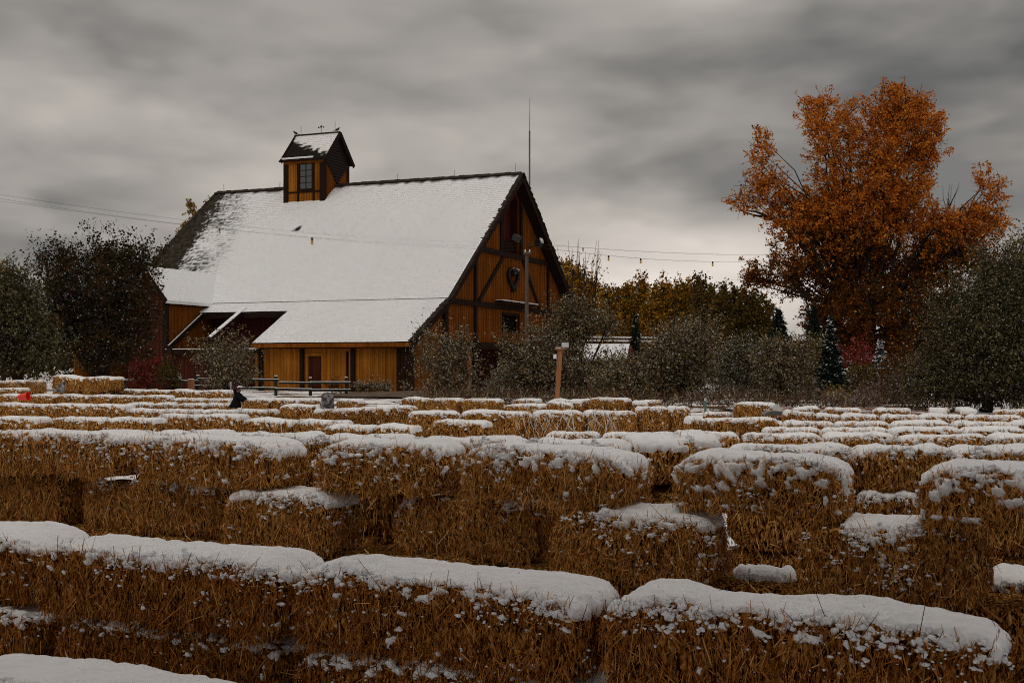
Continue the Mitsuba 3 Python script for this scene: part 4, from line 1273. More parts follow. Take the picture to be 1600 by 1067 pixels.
def build_trees():
    r = np.random.default_rng(21)
    # the great cottonwood
    d = 100.0
    cw = [(1395, 205, 72, 78), (1420, 165, 38, 40), (1290, 205, 50, 55), (1275, 170, 26, 30), (1345, 285, 85, 66), (1450, 225, 32, 46), (1400, 300, 60, 50),
          (1192, 235, 20, 32), (1205, 290, 36, 36), (1165, 310, 28, 20), (1255, 338, 30, 26), (1300, 350, 60, 46),
          (1210, 415, 42, 26), (1185, 430, 22, 16), (1265, 420, 52, 44), (1330, 420, 64, 64), (1400, 400, 70, 66), (1450, 405, 50, 50), (1545, 288, 18, 28), (1530, 335, 36, 34), (1500, 370, 50, 44), (1555, 350, 22, 24),
          (1350, 490, 90, 60), (1440, 470, 74, 60), (1285, 490, 38, 44), (1390, 530, 90, 36), (1310, 535, 50, 36), (1470, 520, 44, 40), (1300, 325, 46, 36), (1405, 335, 50, 40), (1345, 365, 70, 46), (1235, 370, 40, 26), (1225, 335, 30, 24), (1252, 305, 18, 20), (1482, 378, 44, 34), (1455, 350, 32, 24), (1520, 395, 40, 34)]
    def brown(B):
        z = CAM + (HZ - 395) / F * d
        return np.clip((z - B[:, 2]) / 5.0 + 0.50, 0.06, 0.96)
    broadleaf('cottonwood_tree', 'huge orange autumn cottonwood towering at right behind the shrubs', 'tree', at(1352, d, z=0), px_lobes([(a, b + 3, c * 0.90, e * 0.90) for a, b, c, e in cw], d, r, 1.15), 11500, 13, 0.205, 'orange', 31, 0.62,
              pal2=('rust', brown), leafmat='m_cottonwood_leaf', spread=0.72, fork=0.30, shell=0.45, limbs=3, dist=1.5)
    # apple orchard and shrubs in the middle distance
    def apple(label, px, d, lobes, nt, per, size, pal, seed, snow, tr=0.13, group=None, name='apple_tree', cat_='tree', up=0.45, **k):
        g = np.random.default_rng(seed + 900)
        lobes = [(x + g.normal(0, 0.12) * w, y + g.normal(0, 0.10) * h, w * g.uniform(0.75, 1.0), h * g.uniform(0.8, 1.02)) for x, y, w, h in lobes]
        lobes += [(x + g.uniform(-0.9, 0.9) * w, y - g.uniform(0.35, 0.7) * h, w * 0.2, h * 0.32) for x, y, w, h in lobes if w > 20 for _ in range(2)]
        if 'spread' in k:
            k['spread'] = k['spread'] * 1.35
        broadleaf(name, label, cat_, at(px, d, z=0), px_lobes(lobes, d, np.random.default_rng(seed), 1.0), nt, per, size, pal, seed, tr, group=group, snow=snow * (0.9 if snow < 0.28 else 1.3), fork=k.pop('fork', 0.12), up=up, **k)
    # left side
    apple('tall dark leafy tree standing before the left wing of the barn', 150, 58, [(150, 440, 85, 62), (100, 430, 38, 48), (205, 430, 42, 48), (150, 400, 45, 34), (70, 410, 14, 26), (145, 505, 88, 58), (90, 500, 50, 50), (205, 510, 42, 48), (150, 550, 80, 34), (225, 405, 16, 20)], 2600, 12, 0.125, 'dark', 41, 0.10, 0.2, spread=0.55, shell=0.5)
    apple('grey-green shrub at the left edge beside the dark tree', 30, 50, [(30, 500, 62, 48), (10, 455, 36, 34), (60, 545, 42, 42), (5, 550, 50, 40), (38, 450, 18, 30)], 1700, 11, 0.11, 'greendark', 42, 0.06, 0.12, spread=0.42, cat_='shrub', name='shrub')
    apple('orange-leaved tree peeping over the shrub at the left edge', 5, 95, [(2, 445, 24, 26), (-30, 440, 40, 40), (25, 470, 24, 26)], 350, 9, 0.22, 'gold', 43, 0.0, 0.2)
    apple('yellowing birch rising behind the far slope of the barn roof', 300, 128, [(298, 340, 18, 28), (285, 380, 26, 40), (310, 420, 30, 60), (268, 378, 10, 14), (322, 320, 8, 16)], 420, 9, 0.24, 'yellow', 44, 0.0, 0.2, up=0.9)
    apple('red-leaved shrub by the fence below the barn wing', 238, 64, [(235, 580, 32, 18), (222, 588, 20, 14), (255, 578, 20, 18)], 480, 9, 0.10, 'red', 45, 0.03, 0.05, name='shrub', cat_='shrub', spread=0.34)
    apple('green and yellow shrub leaning on the red-leaved shrub', 270, 63, [(268, 585, 14, 22), (262, 570, 8, 16)], 200, 9, 0.09, 'olive', 46, 0.06, 0.04, name='shrub', cat_='shrub', spread=0.3)
    apple('small snow-dusted tree before the dark yard of the barn', 358, 57, [(360, 575, 26, 30), (352, 548, 18, 22), (375, 555, 18, 20), (366, 592, 30, 18), (322, 558, 12, 8)], 560, 9, 0.105, 'apple', 47, 0.20, 0.07, spread=0.45)
    apple('young snow-dusted apple tree at the near corner of the barn', 694, 57, [(692, 580, 36, 32), (678, 548, 22, 30), (712, 555, 28, 30), (650, 592, 14, 10), (735, 590, 16, 16), (695, 602, 40, 16)], 560, 9, 0.10, 'apple', 48, 0.24, 0.09, spread=0.5, up=0.7)
    apple('golden-brown dead bush with snow against the front wall of the barn', 575, 73, [(570, 606, 18, 7), (590, 605, 16, 7), (600, 608, 12, 5)], 260, 8, 0.10, 'apple', 49, 0.25, 0.04, name='shrub', cat_='shrub', spread=0.25)
    apple('small brownish bush under the fence rail near the barn door', 518, 70, [(518, 604, 10, 6), (527, 606, 8, 5)], 110, 8, 0.09, 'rust', 50, 0.1, 0.03, name='shrub', cat_='shrub', spread=0.2)
    # centre
    apple('broad apple tree hiding the right foot of the barn gable', 835, 58, [(838, 578, 42, 34), (806, 588, 30, 28), (868, 566, 34, 34), (790, 535, 5, 26), (830, 528, 8, 24), (862, 518, 10, 24), (880, 595, 44, 24)], 1150, 10, 0.105, 'apple', 51, 0.17, 0.16, spread=0.5, up=0.55)
    apple('apple tree behind the wooden lamp post', 905, 60, [(900, 510, 26, 26), (885, 545, 26, 32), (925, 495, 18, 18), (930, 594, 54, 24), (952, 512, 16, 16), (890, 490, 12, 20)], 1700, 10, 0.11, 'apple', 52, 0.10, 0.16, spread=0.5, up=0.6)
    apple('snow-white low shrub at the foot of the gable porch', 770, 66, [(778, 596, 18, 12), (790, 585, 14, 16)], 260, 8, 0.09, 'apple', 53, 0.7, 0.04, name='shrub', cat_='shrub', spread=0.3)
    apple('brown-leaved apple tree right of the lamp post', 985, 54, [(985, 600, 40, 26), (960, 602, 36, 22), (1018, 585, 26, 30)], 1100, 10, 0.10, 'apple', 54, 0.13, 0.12, spread=0.45)
    apple('grey-green apple tree left of the deep dark gap in the orchard', 1068, 55, [(1068, 565, 50, 42), (1045, 545, 34, 26), (1090, 542, 34, 28), (1068, 598, 60, 26), (1030, 580, 24, 26)], 2100, 10, 0.105, 'apple', 55, 0.16, 0.15, spread=0.5)
    apple('frosted rounded shrub with silvery top near the centre right', 1160, 62, [(1160, 560, 44, 26), (1145, 590, 40, 30), (1185, 580, 32, 34), (1130, 580, 24, 24)], 1100, 10, 0.105, 'greendark', 56, 0.30, 0.12, name='shrub', cat_='shrub', spread=0.45)
    apple('thin grey-brown orchard tree beside the dark spruce', 1225, 52, [(1225, 585, 38, 38), (1215, 560, 26, 24), (1245, 560, 24, 30), (1225, 612, 44, 16)], 1100, 9, 0.095, 'apple', 57, 0.16, 0.10, spread=0.4)
    apple('olive bush left of the tall dark spruce', 1262, 68, [(1262, 555, 26, 26), (1255, 585, 24, 24)], 450, 9, 0.11, 'olive', 58, 0.1, 0.08, name='shrub', cat_='shrub', spread=0.35)
    apple('bright red-leaved small tree under the great cottonwood', 1338, 66, [(1338, 558, 24, 18), (1325, 550, 16, 14), (1350, 565, 16, 12), (1336, 540, 8, 14)], 230, 8, 0.09, 'red', 59, 0.10, 0.07, spread=0.34)
    apple('tan bush below the red-leaved tree', 1345, 60, [(1345, 590, 28, 18), (1330, 600, 22, 12)], 420, 9, 0.09, 'olive', 60, 0.16, 0.06, name='shrub', cat_='shrub', spread=0.3)
    apple('purplish twiggy bush behind the rear bales at right', 1385, 52, [(1385, 620, 40, 14), (1355, 625, 24, 12), (1410, 615, 24, 14)], 700, 8, 0.07, 'twig', 61, 0.22, 0.05, name='shrub', cat_='shrub', spread=0.3)
    apple('rusty bush at the left foot of the big right-hand tree', 1395, 56, [(1395, 585, 26, 26), (1410, 560, 18, 22)], 420, 9, 0.09, 'rust', 62, 0.12, 0.06, name='shrub', cat_='shrub', spread=0.3)
    apple('tiny yellow-green bush at the foot of the dark spruce', 1312, 50, [(1312, 618, 12, 9), (1304, 622, 8, 6)], 120, 9, 0.07, 'yellow', 63, 0.1, 0.03, name='shrub', cat_='shrub', spread=0.2)
    apple('low snow-buried twiggy bush behind the loose bales', 1290, 48, [(1290, 628, 16, 5), (1345, 632, 40, 5)], 240, 8, 0.06, 'twig', 64, 0.8, 0.03, name='shrub', cat_='shrub', spread=0.2)
    # right: the big spreading tree with low limbs
    apple('big spreading dark green tree with low bare limbs at the right edge', 1542, 42, [(1520, 560, 90, 62), (1470, 580, 56, 44), (1580, 560, 70, 66), (1500, 500, 56, 50), (1560, 480, 60, 54), (1540, 430, 44, 44), (1600, 420, 44, 52), (1640, 530, 60, 80), (1440, 600, 34, 26), (1600, 610, 50, 26)], 5200, 11, 0.085, 'greendark', 65, 0.12, 0.20, spread=0.55, shell=0.5)
    # background band of golden poplars
    rg = np.random.default_rng(77)
    k = 0
    words = ['tallest', 'second', 'third']
    tops = [(885, 410), (903, 425), (925, 432), (945, 448), (965, 452), (984, 446), (1003, 438), (1022, 447), (1041, 437), (1060, 446), (1078, 440), (1094, 433), (1112, 447), (1128, 443), (1147, 450), (1165, 452), (1183, 458), (1198, 470)]
    for px, py in tops:
        d = 118 + rg.uniform(-8, 14)
        wd = rg.uniform(14, 20)
        lob = [(px, py + 14, wd * 0.38, 15), (px + rg.normal(0, 2), py + 36, wd * 0.72, 24), (px + rg.normal(0, 4), py + 66, wd * 1.0, 32), (px + rg.normal(0, 4), py + 104, wd * 1.3, 40)]
        pal = 'gold' if px < 1085 else 'olive'
        broadleaf('poplar_tree', f'{"golden" if px < 1085 else "dark olive"} upright poplar, {ordinal(k) if k < 16 else "rightmost but one" if k == 16 else "rightmost"}{" from the left" if k < 16 else ""} in the row behind the orchard', 'tree',
                  at(px, d, z=0), px_lobes(lob, d, rg), 760, 11, 0.27, pal, 80 + k, 0.16, group='poplars behind the orchard', pal2=('olive', lambda B: np.full(len(B), 0.35)), up=1.5, spread=0.7, fork=0.1, limbs=2, dist=1.4)
        k += 1
    # bare birch twigs beside the gable
    rg = np.random.default_rng(5)
    key = thing('bare_tree', 'nearly bare pale-twigged tree just right of the barn gable', 'tree')
    b = at(905, 108, z=0)
    ws = []
    for i in range(26):
        x = rg.uniform(868, 940)
        tip = at(x, 108 + rg.uniform(-2, 2), py=rg.uniform(372, 430))
        m1 = b + (tip - b) * 0.45 + rg.normal(0, 0.3, 3)
        ws.append(tube(np.stack([b + rg.normal(0, 0.12, 3) * np.array([1, 1, 0]), m1, tip]), np.array([0.09, 0.05, 0.012]), 5))
        for _ in range(3):
            p = m1 + (tip - m1) * rg.uniform(0.1, 0.8)
            ws.append(tube(np.stack([p, p + np.array([rg.normal(0, 0.5), rg.normal(0, 0.4), rg.uniform(0.6, 1.6)])]), np.array([0.022, 0.008]), 4))
    part(key, 'trunk', cat(ws), 'm_bark')
    B = np.array([at(rg.uniform(872, 940), 108, py=rg.uniform(415, 500)) + rg.normal(0, 0.6, 3) for _ in range(700)])
    v, f, c = leaves(B, 0.22, rg, 'gold')
    part(key, 'leaf', (v, f), 'm_leaf', color=c, kind='stuff')
    # tall thin trees behind at right
    for i, (px, py, lab) in enumerate(((1575, 372, 'tall thin dark tree behind the spreading tree at the right edge'), (1600, 360, 'dark tree cut by the right edge behind the spreading tree'), (1540, 400, 'dim upright tree between the cottonwood and the right edge'))):
        lob = [(px, py + 25, 12, 26), (px, py + 70, 20, 40), (px, py + 130, 26, 60)]
        apple(lab, px, 78, lob, 500, 8, 0.15, 'olive', 120 + i, 0.0, 0.14, up=1.1, spread=0.6)
    key = thing('bare_tree', 'bare leafless branch tips between the cottonwood and its right arm', 'tree')
    b = at(1482, 104, z=0)
    ws = [tube(np.stack([b, at(1480, 104, py=420), at(1482, 104, py=345)]), np.array([0.14, 0.08, 0.03]), 6)]
    for i in range(14):
        p = at(1481 + rg.normal(0, 2), 104, py=rg.uniform(320, 360))
        tip = at(rg.uniform(1470, 1500), 104 + rg.normal(0, 0.4), py=rg.uniform(284, 320))
        ws.append(tube(np.stack([p, (p + tip) / 2 + rg.normal(0, 0.1, 3), tip]), np.array([0.03, 0.02, 0.008]), 4))
    part(key, 'trunk', cat(ws), 'm_bark')
    # conifers
    spruce('slim dark spruce beside the red shed roof', at(993, 84, z=0), 5.3, 1.05, 140, snow=0.06)
    spruce('dark conical spruce left of the great cottonwood', at(1216, 84, z=0), 5.5, 1.9, 141, snow=0.03)
    spruce('dark spruce under the left side of the great cottonwood', at(1272, 80, z=0), 5.6, 1.5, 142, snow=0.03)
    spruce('tall dark spruce with snow-edged boughs at centre right', at(1298, 58, z=0), 4.0, 1.05, 143, snow=0.16)
    spruce('small blue spruce laden with snow right of the red-leaved tree', at(1376, 60, z=0), 2.9, 0.85, 144, 'bluespruce', 0.28)
    # unseen oak canopy, added above the viewpoint to darken the front bales
    g = np.random.default_rng(160)
    lob = [(np.array([x, y, z]), np.array([rx, rx, rz])) for x, y, z, rx, rz in ((-6, 0.5, 6.2, 3.0, 1.5), (-1.5, 1.5, 6.6, 3.2, 1.5), (3, 1.0, 6.3, 3.0, 1.5), (7, 0, 6.2, 3.0, 1.6), (0, -3, 7.5, 3.6, 1.8), (-9.5, -1, 6.2, 2.8, 1.5))]
    broadleaf('added_shade_oak', 'added unseen brown-leaved oak overhead that shades the front bales', 'tree', (-1.0, -3.2, 0), lob, 3000, 10, 0.23, 'rust', 161, 0.30, spread=0.9, fork=0.45)
    # rough grass and twigs under the orchard trees
    n = 14000
    x, y = rg.uniform(-4, 34, n), rg.uniform(43, 66, n)
    z = 0.55 * rg.random(n) ** 1.6 * (0.3 + 1.2 * meshkit.fbm(np.stack([x * 0.5, y * 0.5, x * 0], 1), 2, 4))
    v, f, k_ = straw_ribbons(np.stack([x, y, z], 1), rg.normal(size=(n, 3)) * np.array([0.5, 0.5, 0.3]) + np.array([0, 0, 0.8]), rg.uniform(0.15, 0.45, n), np.full(n, 0.035), rg, segs=1)
    c = np.array(PAL['apple'] + PAL['twig'])[rg.integers(0, 8, n)] * rg.uniform(0.4, 1.0, (n, 1))
    scene['undergrowth'] = mikit.ply((v, f), 'm_leaf', color=np.repeat(c, k_, 0))
    labels['undergrowth'] = {'kind': 'stuff', 'label': 'brown grass and twigs under the orchard trees', 'category': 'undergrowth'}
    # distant wood closing the horizon on both sides
    n = 26000
    x = rg.uniform(-150, 150, n)
    y = 165 + rg.uniform(0, 14, n)
    hh = 5.2 + 2.2 * (meshkit.fbm(np.stack([x * 0.11, x * 0, x * 0], 1), 4, 9) - 0.5) * 2
    z = hh * rg.random(n) ** 0.6
    v, f, c = leaves(np.stack([x, y, z], 1), 0.9, rg, 'dark')
    scene['distant_wood'] = mikit.ply((v, f), 'm_leaf', color=c)
    labels['distant_wood'] = {'kind': 'stuff', 'label': 'dark distant wood closing the horizon', 'category': 'wood'}


build_trees()

# ------------------------------------------------------------------ poles, wires, lamps
def build_wires():
    d = 68.0
    top = at(823, d, py=393)
    pole = thing('utility_pole', 'weathered grey-brown wooden pole standing before the barn gable', 'pole')
    part(pole, 'shaft', tube([at(823, d, z=0), at(823, d, z=4), top], [0.13, 0.115, 0.10], 10), 'm_pole', smooth=True)
    part(pole, 'crossarm', beam(top + np.array([-0.16, -0.14, -0.12]), top + np.array([0.26, -0.14, -0.12]), 0.10, 0.12), 'm_pole')
    ins = []
    for o in (-0.08, 0.16):
        part(pole, 'insulator', tube([top + np.array([o, -0.14, -0.05]), top + np.array([o, -0.14, 0.10])], [0.045, 0.03], 8), 'm_white')
    part(pole, 'riser', tube([top + np.array([0.06, -0.02, 0.0]), top + np.array([0.06, -0.02, 0.46])], 0.028, 6), 'm_dark')
    hi = top + np.array([0.06, -0.02, 0.46])
    def wire(p, q, sag, label, r=0.009):
        t = np.linspace(0, 1, 40)[:, None]
        pts = np.asarray(p) + (np.asarray(q) - p) * t
        pts[:, 2] -= sag * 4 * (t * (1 - t))[:, 0]
        single('wire', tube(pts, r, 5), 'm_dark', label, 'wire')
        return pts
    W = []
    W.append(wire(at(-120, 44, py=285), hi, 0.55, 'upper wire crossing the left sky and the snowy roof to the pole', 0.0042))
    W.append(wire(at(-120, 44, py=291), hi + np.array([0, 0, -0.14]), 0.62, 'middle wire running just under the upper wire to the pole', 0.0042))
    W.append(wire(at(-120, 44, py=297), top + np.array([0, 0, 0.05]), 0.42, 'lowest of the three wires from the left sky to the pole', 0.0042))
    e = at(1262, 92, py=398)
    X = wire(hi, e, 0.25, 'upper wire from the pole across the sky to the great cottonwood', 0.009)
    Y = wire(hi + np.array([0, 0, -0.14]), e + np.array([0, 0, -0.25]), 0.55, 'lower wire from the pole across the sky to the great cottonwood', 0.009)
    def near(pts, px):
        q = 800 + F * pts[:, 0] / pts[:, 1]
        i = int(np.argmin(abs(q - px)))
        return pts[i]
    for pts, px, lab, s in ((X, 906, 'small dark socket lamp on the wire just right of the gable', 0.45), (Y, 946, 'yellowish hanging lamp, second from the gable on the right-hand wire', 0.6), (Y, 996, 'yellowish hanging lamp, third from the gable on the right-hand wire', 0.6),
                            (Y, 1113, 'yellowish hanging lamp nearest the great cottonwood', 0.6), (W[1], 492, 'hanging lamp on the wire against the white roof', 0.62), (W[2], 352, 'faint small hanging lamp on the wire over the bare part of the roof', 0.4)):
        p = near(pts, px)
        k = thing('hanging_lamp', lab, 'lamp')
        M = T().translate([float(c) for c in p]).scale(s)
        part(k, 'socket', lathe([(0, 0.02), (0.05, 0.02), (0.075, -0.06), (0.10, -0.20), (0.0, -0.20)], 10), 'm_dark', smooth=30, to_world=M)
        part(k, 'jar', lathe([(0, -0.22), (0.07, -0.22), (0.10, -0.28), (0.10, -0.46), (0.06, -0.52), (0, -0.52)], 10), 'm_amber', smooth=30, to_world=M)
    b = near(W[0], 461)
    bird(b + np.array([0, 0, 0.0]), 1, 'dark bird perched on the wire against the snowy roof', 0.85)
    # whip antenna behind the gable
    ant = thing('antenna', 'tall thin whip antenna rising behind the barn gable', 'antenna')
    d = 112
    part(ant, 'mast', tube([at(827, d, z=0), at(827.5, d, py=205)], 0.075, 7), 'm_metal')
    part(ant, 'whip', tube([at(827.5, d, py=207), at(828, d, py=154)], [0.04, 0.02], 6), 'm_metal')
    # wooden lamp post among the apple trees
    d = 40.0
    lp = thing('lamp_post', 'orange wooden lamp post with two floodlights before the apple trees', 'lamp post')
    a, b = at(868.5, d, z=0.0), at(875.5, d, py=546)
    part(lp, 'post', beam(a, b, 0.15, 0.15, up=(0, 1, 0)), 'm_post')
    ca = part(lp, 'crossarm', beam(at(867, d - 0.1, py=545), at(884, d - 0.1, py=545), 0.10, 0.06), 'm_post')
    part(lp, 'snow', beam(at(868, d - 0.1, py=543.2), at(883, d - 0.1, py=543.2), 0.09, 0.025), 'm_snow')
    h = boxm(-0.14, 0.14, -0.05, 0.05, -0.10, 0.10)
    h.apply_transform(trimesh.transformations.rotation_matrix(0.35, (1, 0, 0)))
    h.apply_translation(at(883, d - 0.14, py=538))
    fl = part(lp, 'floodlight', h, 'm_dark')
    h = boxm(-0.115, 0.115, -0.062, -0.045, -0.08, 0.08)
    h.apply_transform(trimesh.transformations.rotation_matrix(0.35, (1, 0, 0)))
    h.apply_translation(at(883, d - 0.14, py=538))
    part(fl, 'lens', h, 'm_lens')
    part(lp, 'floodlight', beam(at(866, d, py=543), at(861.5, d, py=534), 0.22, 0.07), 'm_dark')
    part(lp, 'junction_box', boxm(*(lambda p: (p[0] - 0.05, p[0] + 0.05, p[1] - 0.06, p[1] + 0.06, p[2] - 0.07, p[2] + 0.07))(at(867, d - 0.05, py=557))), 'm_white')
    # green steel post
    gp = thing('steel_post', 'thin green steel post with pale tip by the mulch bed', 'post')
    d = 34
    part(gp, 'stake', tube([at(1102, d, z=0), at(1102, d, py=626)], 0.035, 6), 'm_teal_paint')
    part(gp, 'tip', tube([at(1102, d, py=626), at(1102, d, py=622)], 0.037, 6), 'm_lens')


build_wires()


# ------------------------------------------------------------------ fence, shed, props
def snow_strip(p, q, w, h):
    m = beam(p, q, w, h)
    return m


def build_props():
    d = 66.0
    fc = thing('fence', 'dark green post-and-rail fence with snow on its rails before the barn', 'fence')
    posts = [(196, 594, 'n'), (281, 589, 'n'), (309, 587, 'n'), (370, 588, 'n'), (431, 588, 'n'), (485, 590.5, 'n'), (541, 590, 'n')]
    for px, py, _ in posts:
        p = at(px, d, z=0)
        zt = at(px, d, py=py)[2]
        k = part(fc, 'post', boxm(p[0] - 0.075, p[0] + 0.075, d - 0.075, d + 0.075, 0, zt), 'm_green_paint')
        part(k, 'snow', boxm(p[0] - 0.07, p[0] + 0.07, d - 0.07, d + 0.07, zt + 0.002, zt + 0.06), 'm_snow')
    def rail(xa, xb, ya, yb):
        p, q = at(xa, d - 0.12, py=ya + 1.2), at(xb, d - 0.12, py=yb + 1.2)
        k = part(fc, 'rail', beam(p, q, 0.07, 0.10), 'm_green_paint')
        part(k, 'snow', beam(p + np.array([0, 0, 0.07]), q + np.array([0, 0, 0.07]), 0.075, 0.035), 'm_snow')
    rail(190, 283, 594, 592); rail(309, 372, 591.5, 592); rail(370, 436, 592, 593); rail(436, 487, 597, 597.5); rail(485, 548, 597, 597)
    rail(283, 310, 595, 595); rail(300, 372, 602, 603); rail(370, 432, 605, 606); rail(431, 487, 607, 608); rail(485, 548, 608.5, 608.5)
    st = thing('wooden_stump', 'short orange-brown wooden post standing in front of the fence', 'post')
    p = at(298.5, 62, z=0)
    part(st, 'post', tube([p, at(298.5, 62, py=593)], 0.17, 10), 'm_post', smooth=30)
    part(st, 'snow', tube([at(298.5, 62, py=592.9), at(298.5, 62, py=591.8)], [0.165, 0.12], 10), 'm_snow', smooth=30)
    # white rail fence far behind the orchard
    d = 96
    wf = thing('rail_fence', 'pale snowy two-rail fence behind the orchard, right of the gable', 'fence')
    for y0 in (525, 530.5):
        part(wf, 'rail', beam(at(800, d, py=y0), at(1100, d, py=y0 + 3.5), 0.08, 0.13), 'm_white')
    for px in range(800, 1101, 25):
        p = at(px, d + 0.1, z=0)
        part(wf, 'post', boxm(p[0] - 0.08, p[0] + 0.08, d + 0.05, d + 0.2, 0, at(px, d, py=522 + (px - 800) * 0.0117)[2]), 'm_pole')
    # red shed with snowy roof
    sh = thing('shed', 'small dark red shed with snow-covered roof among the apple trees', 'shed')
    d0 = 70.0
    A = at(985, d0, z=0)            # ridge end towards the camera at right
    ang = math.radians(14)
    Ms = T().translate([float(A[0]), float(A[1]), 0]).rotate([0, 0, 1], math.degrees(-ang))
    rz = at(985, d0, py=541)[2]
    hw, ez, Ln = 1.05, rz - 0.80, 4.2
    g = Polygon([(-hw + 0.15, 0), (-hw + 0.15, ez), (0, rz - 0.15), (hw - 0.15, ez), (hw - 0.15, 0)])
    part(sh, 'gable_wall', on_gable(face_boards(g, 0.2, seed=40), -0.15), 'm_red_wood', to_world=Ms, kind='stuff')
    part(sh, 'wall', boxm(-Ln + 0.1, -0.16, -hw + 0.16, hw - 0.16, 0, ez - 0.02), 'm_red_wood', to_world=Ms)
    for sg in (-1, 1):
        p, q = np.array([-Ln / 2, sg * hw * 1.12, ez - 0.10]), np.array([-Ln / 2, 0, rz])
        part(sh, 'roof', beam(p, q, Ln, 0.08, up=(0, -sg * 0.6, 0.8)), 'm_shingle_dark', to_world=Ms)
        part(sh, 'roof_snow', beam(p + np.array([0, 0, 0.11]), q + np.array([0, 0, 0.11]), Ln - 0.1, 0.10, up=(0, -sg * 0.6, 0.8)), 'm_snow', to_world=Ms)
        part(sh, 'barge_board', beam((0.04, sg * hw * 1.12, ez - 0.16), (0.04, 0, rz - 0.04), 0.06, 0.18), 'm_red_wood', to_world=Ms)
    part(sh, 'eave', beam((-Ln, -hw * 1.12, ez - 0.18), (0.0, -hw * 1.12, ez - 0.18), 0.05, 0.14), 'm_red_wood', to_world=Ms)
    # dark low hut behind the left tree with a white corner
    # gravestone props
    def stone(px, d, ybase, ytop, wpx, label, lean=0.0, pointed=False, turn=0.0):
        k = d / F
        w, h = wpx * k, (ybase - ytop) * k
        if pointed:
            poly = Polygon([(-w * 0.5, 0), (w * 0.42, 0), (w * 0.34, h * 0.45), (w * 0.20, h), (-w * 0.12, h * 0.72), (-w * 0.36, h * 0.35)])
        else:
            t = np.linspace(0, math.pi, 14)
            poly = Polygon([(-w / 2, 0), (w / 2, 0)] + [(w * 0.44 * math.cos(a), h * 0.70 + h * 0.30 * math.sin(a) ** 0.8) for a in t])
        m = extrude(poly, 0.09).subdivide_to_size(0.05)
        m.vertices += (N3(m.vertices * 14, 6) - 0.5)[:, None] * 0.012
        m.apply_transform(np.array([[1, 0, 0, 0], [0, 0, -1, 0.05], [0, 1, 0, 0], [0, 0, 0, 1.0]]))
        p = at(px, d, py=ybase)
        single_ = thing('gravestone', label, 'gravestone')
        M = T().translate([float(c) for c in p]).rotate([0, 0, 1], turn).rotate([0, 1, 0], lean).rotate([1, 0, 0], -4)
        part(single_, 'slab', m, 'm_stone', to_world=M)
        part(single_, 'snow', blobs(np.array([[x_, 0.0, h * 0.985 - 0.4 * abs(x_) ** 2 / w] for x_ in np.linspace(-w * 0.18, w * 0.18, 5)]) if not pointed else np.array([[w * 0.1, 0, h * 0.95], [0.0, 0, h * 0.84]]), np.full(5 if not pointed else 2, 0.022), 0.5, rng), 'm_snow', smooth=True, to_world=M)
    stone(511.5, 22.0, 638, 613, 21, 'grey mottled rounded gravestone prop standing on snowy straw bales')
    stone(93, 33.0, 613, 594, 16, 'grey pointed gravestone prop leaning on the far left bales', 14, True)
    # round disc and lying slab at right
    dk = thing('round_sign', 'small pale round disc standing beside the lone straw bale', 'disc')
    p = at(1213.5, 25.0, py=638)
    m = trimesh.creation.cylinder(radius=0.085, height=0.025, sections=28)
    m.apply_transform(trimesh.transformations.rotation_matrix(math.pi / 2, (1, 0, 0)))
    m.apply_translation(p)
    part(dk, 'disc', m, 'm_lens')
    part(dk, 'stick', tube([p + np.array([0, 0.02, -0.6]), p + np.array([0, 0.02, 0.02])], 0.012, 6), 'm_pole')
    ls = thing('fallen_slab', 'dark curved slab lying on the snowy bales below the pale disc', 'slab')
    c = at(1211, 20.5, py=647)
    t = np.linspace(0, math.pi, 14)
    pol = Polygon([(-0.19 * math.cos(a), 0.07 * math.sin(a)) for a in t])
    m = extrude(pol, 0.30)
    m.apply_transform(np.array([[1, 0, 0, c[0]], [0, 0, 1, c[1] - 0.05], [0, 1, 0, c[2] - 0.015], [0, 0, 0, 1.0]]))
    part(ls, 'slab', m, 'm_metal')
    # red bucket lying on the bales
    bk = thing('bucket', 'bright red plastic bucket lying on its side on the left bales', 'bucket')
    p = at(51, 33.5, py=620)
    prof = [(0.0, 0), (0.075, 0), (0.115, 0.24), (0.125, 0.24), (0.125, 0.262), (0.105, 0.262), (0.07, 0.02), (0, 0.02)]
    Mx = T().translate([float(p[0] - 0.16), float(p[1] - 0.52), float(p[2])]).rotate([0, 0, 1], -8).rotate([0, 1, 0], 84)
    part(bk, 'pail', lathe(prof, 24), 'm_red_plastic', smooth=30, to_world=Mx)
    th = np.linspace(0, math.pi, 12)
    part(bk, 'handle', tube(np.stack([0.12 * np.cos(th), 0.12 * np.sin(th), 0.25 + 0.05 * np.sin(th)], 1), 0.007, 5), 'm_red_plastic', to_world=Mx)

    # the little witch
    wt = thing('witch_figure', 'small black-robed witch figure with snowy pointed hat sitting on the bales', 'figure')
    d = 20.6
    k = d / F
    o = at(368, d, py=637)
    Mw = T().translate([float(v) for v in o])
    th = np.linspace(0, 2 * np.pi, 40, endpoint=False)
    zs = np.linspace(0, 1, 14)
    V = []
    for z in zs:
        rx = (0.092 - 0.048 * z ** 0.8) * (1 + 0.10 * np.sin(5 * th + 3 * z) * (1 - z))
        ry = rx * 0.85
        lean = 0.035 * z
        V.append(np.stack([rx * np.cos(th) + lean - 0.05 * (1 - z) ** 3 * (np.cos(th) < 0), ry * np.sin(th), np.full(40, 0.26 * z)], 1))
    V = np.vstack(V)
    i = np.arange(14 * 40).reshape(14, 40)
    j = np.roll(i, -1, 1)
    q = np.stack([i[:-1], j[:-1], j[1:], i[1:]], -1).reshape(-1, 4)
    part(wt, 'robe', (V, q), 'm_black_cloth', smooth=True, to_world=Mw)
    hd = trimesh.creation.icosphere(subdivisions=2, radius=0.042)
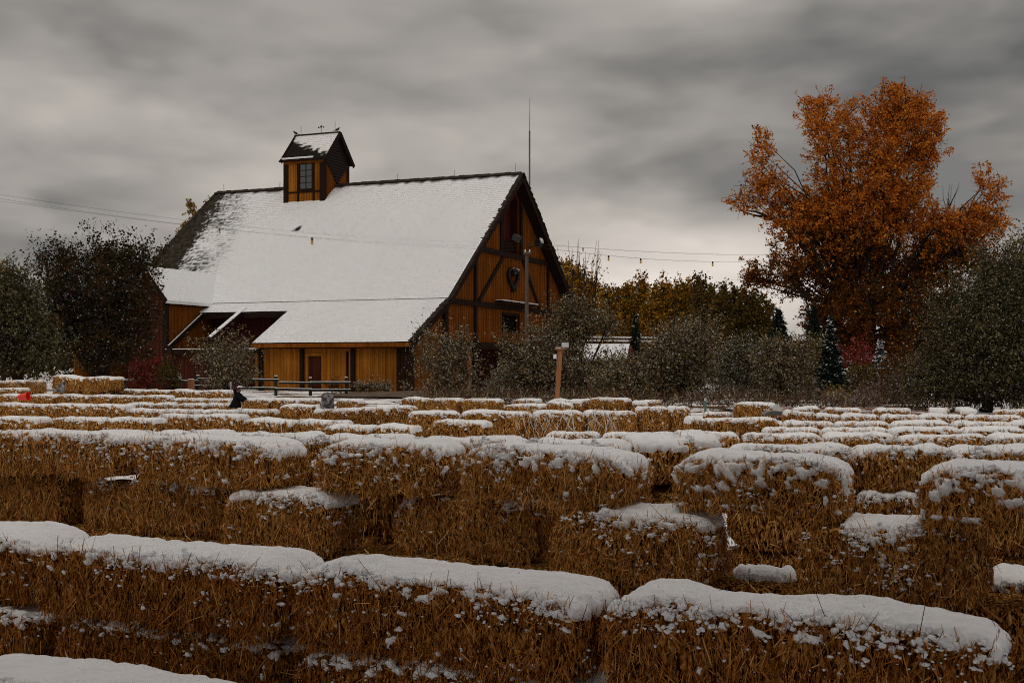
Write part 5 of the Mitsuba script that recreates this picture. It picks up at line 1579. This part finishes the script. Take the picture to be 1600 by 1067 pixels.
    hd.apply_scale((0.9, 0.95, 1.1))
    nose = beam((0.068, -0.03, 0.292), (0.105, -0.045, 0.280), 0.014, 0.014)
    hd.apply_translation((0.048, -0.005, 0.292))
    part(wt, 'head', cat([hd, nose]), 'm_skin', smooth=True, to_world=Mw)
    br = lathe([(0.0, 0.0), (0.085, -0.006), (0.095, -0.002), (0.05, 0.012), (0, 0.014)], 24)
    br.apply_transform(trimesh.transformations.rotation_matrix(-0.30, (0, 1, 0)))
    br.apply_translation((0.040, 0, 0.322))
    hat = part(wt, 'hat', cat([br, tube([(0.030, 0, 0.325), (0.008, 0, 0.365), (-0.020, 0, 0.40), (-0.052, 0, 0.432)], [0.055, 0.040, 0.022, 0.004], 14)]), 'm_maroon_cloth', smooth=30, to_world=Mw)
    part(hat, 'snow', blobs(np.array([[0.085, -0.02, 0.352], [0.065, -0.02, 0.362], [0.10, 0.0, 0.345], [0.05, -0.045, 0.345], [0.08, 0.03, 0.35]]), np.array([0.030, 0.026, 0.024, 0.024, 0.028]), 0.55, rng), 'm_snow', smooth=True, to_world=Mw)
    part(wt, 'hair', tube([(0.012, 0, 0.32), (-0.006, -0.01, 0.27), (0.0, -0.015, 0.22)], [0.036, 0.034, 0.012], 8), 'm_black_cloth', smooth=True, to_world=Mw)
    for y, zz in ((-0.06, 0.0), (0.05, 0.015)):
        sl = part(wt, 'sleeve', tube([(0.055, y * 0.8, 0.225), (0.10, y * 1.2, 0.165 + zz), (0.155, y, 0.115 + zz)], [0.030, 0.033, 0.040], 10), 'm_black_cloth', smooth=True, to_world=Mw)
        fing = [beam((0.155, y + f_ * 0.010, 0.115 + zz), (0.20, y + f_ * 0.016, 0.100 + zz - abs(f_) * 0.004), 0.008, 0.008) for f_ in (-2, -1, 0, 1)]
        fing.append(beam((0.160, y + 0.022, 0.122 + zz), (0.185, y + 0.036, 0.125 + zz), 0.008, 0.008))
        part(sl, 'hand', cat([boxm(0.145, 0.172, y - 0.024, y + 0.018, 0.108 + zz, 0.122 + zz)] + fing), 'm_skin', to_world=Mw)
    part(wt, 'broomstick', tube([(-0.078, 0.02, 0.02), (-0.082, 0.01, 0.44)], 0.007, 6), 'm_white', to_world=Mw)
    # cobweb decoration drawn over the centre wall
    cb = thing('cobweb_decoration', 'white stretched cobweb decoration draped over the front of the centre wall', 'decoration')
    rg = np.random.default_rng(9)
    th_ = []
    dd = 20.55
    for i in range(46):
        x0 = rg.uniform(798, 965)
        c0 = at(x0, dd + 0.05, z=0.84)
        c1 = at(x0 + rg.normal(0, 10), dd - 0.05, z=rg.uniform(0.25, 0.6))
        md = (c0 + c1) / 2 + np.array([rg.normal(0, 0.03), -0.06, -0.03])
        th_.append(tube(np.stack([c0, at(x0, dd - 0.06, z=0.78), md, c1]), rg.uniform(0.0015, 0.0035), 4))
    part(cb, 'thread', cat(th_), 'm_white', kind='stuff')


build_props()
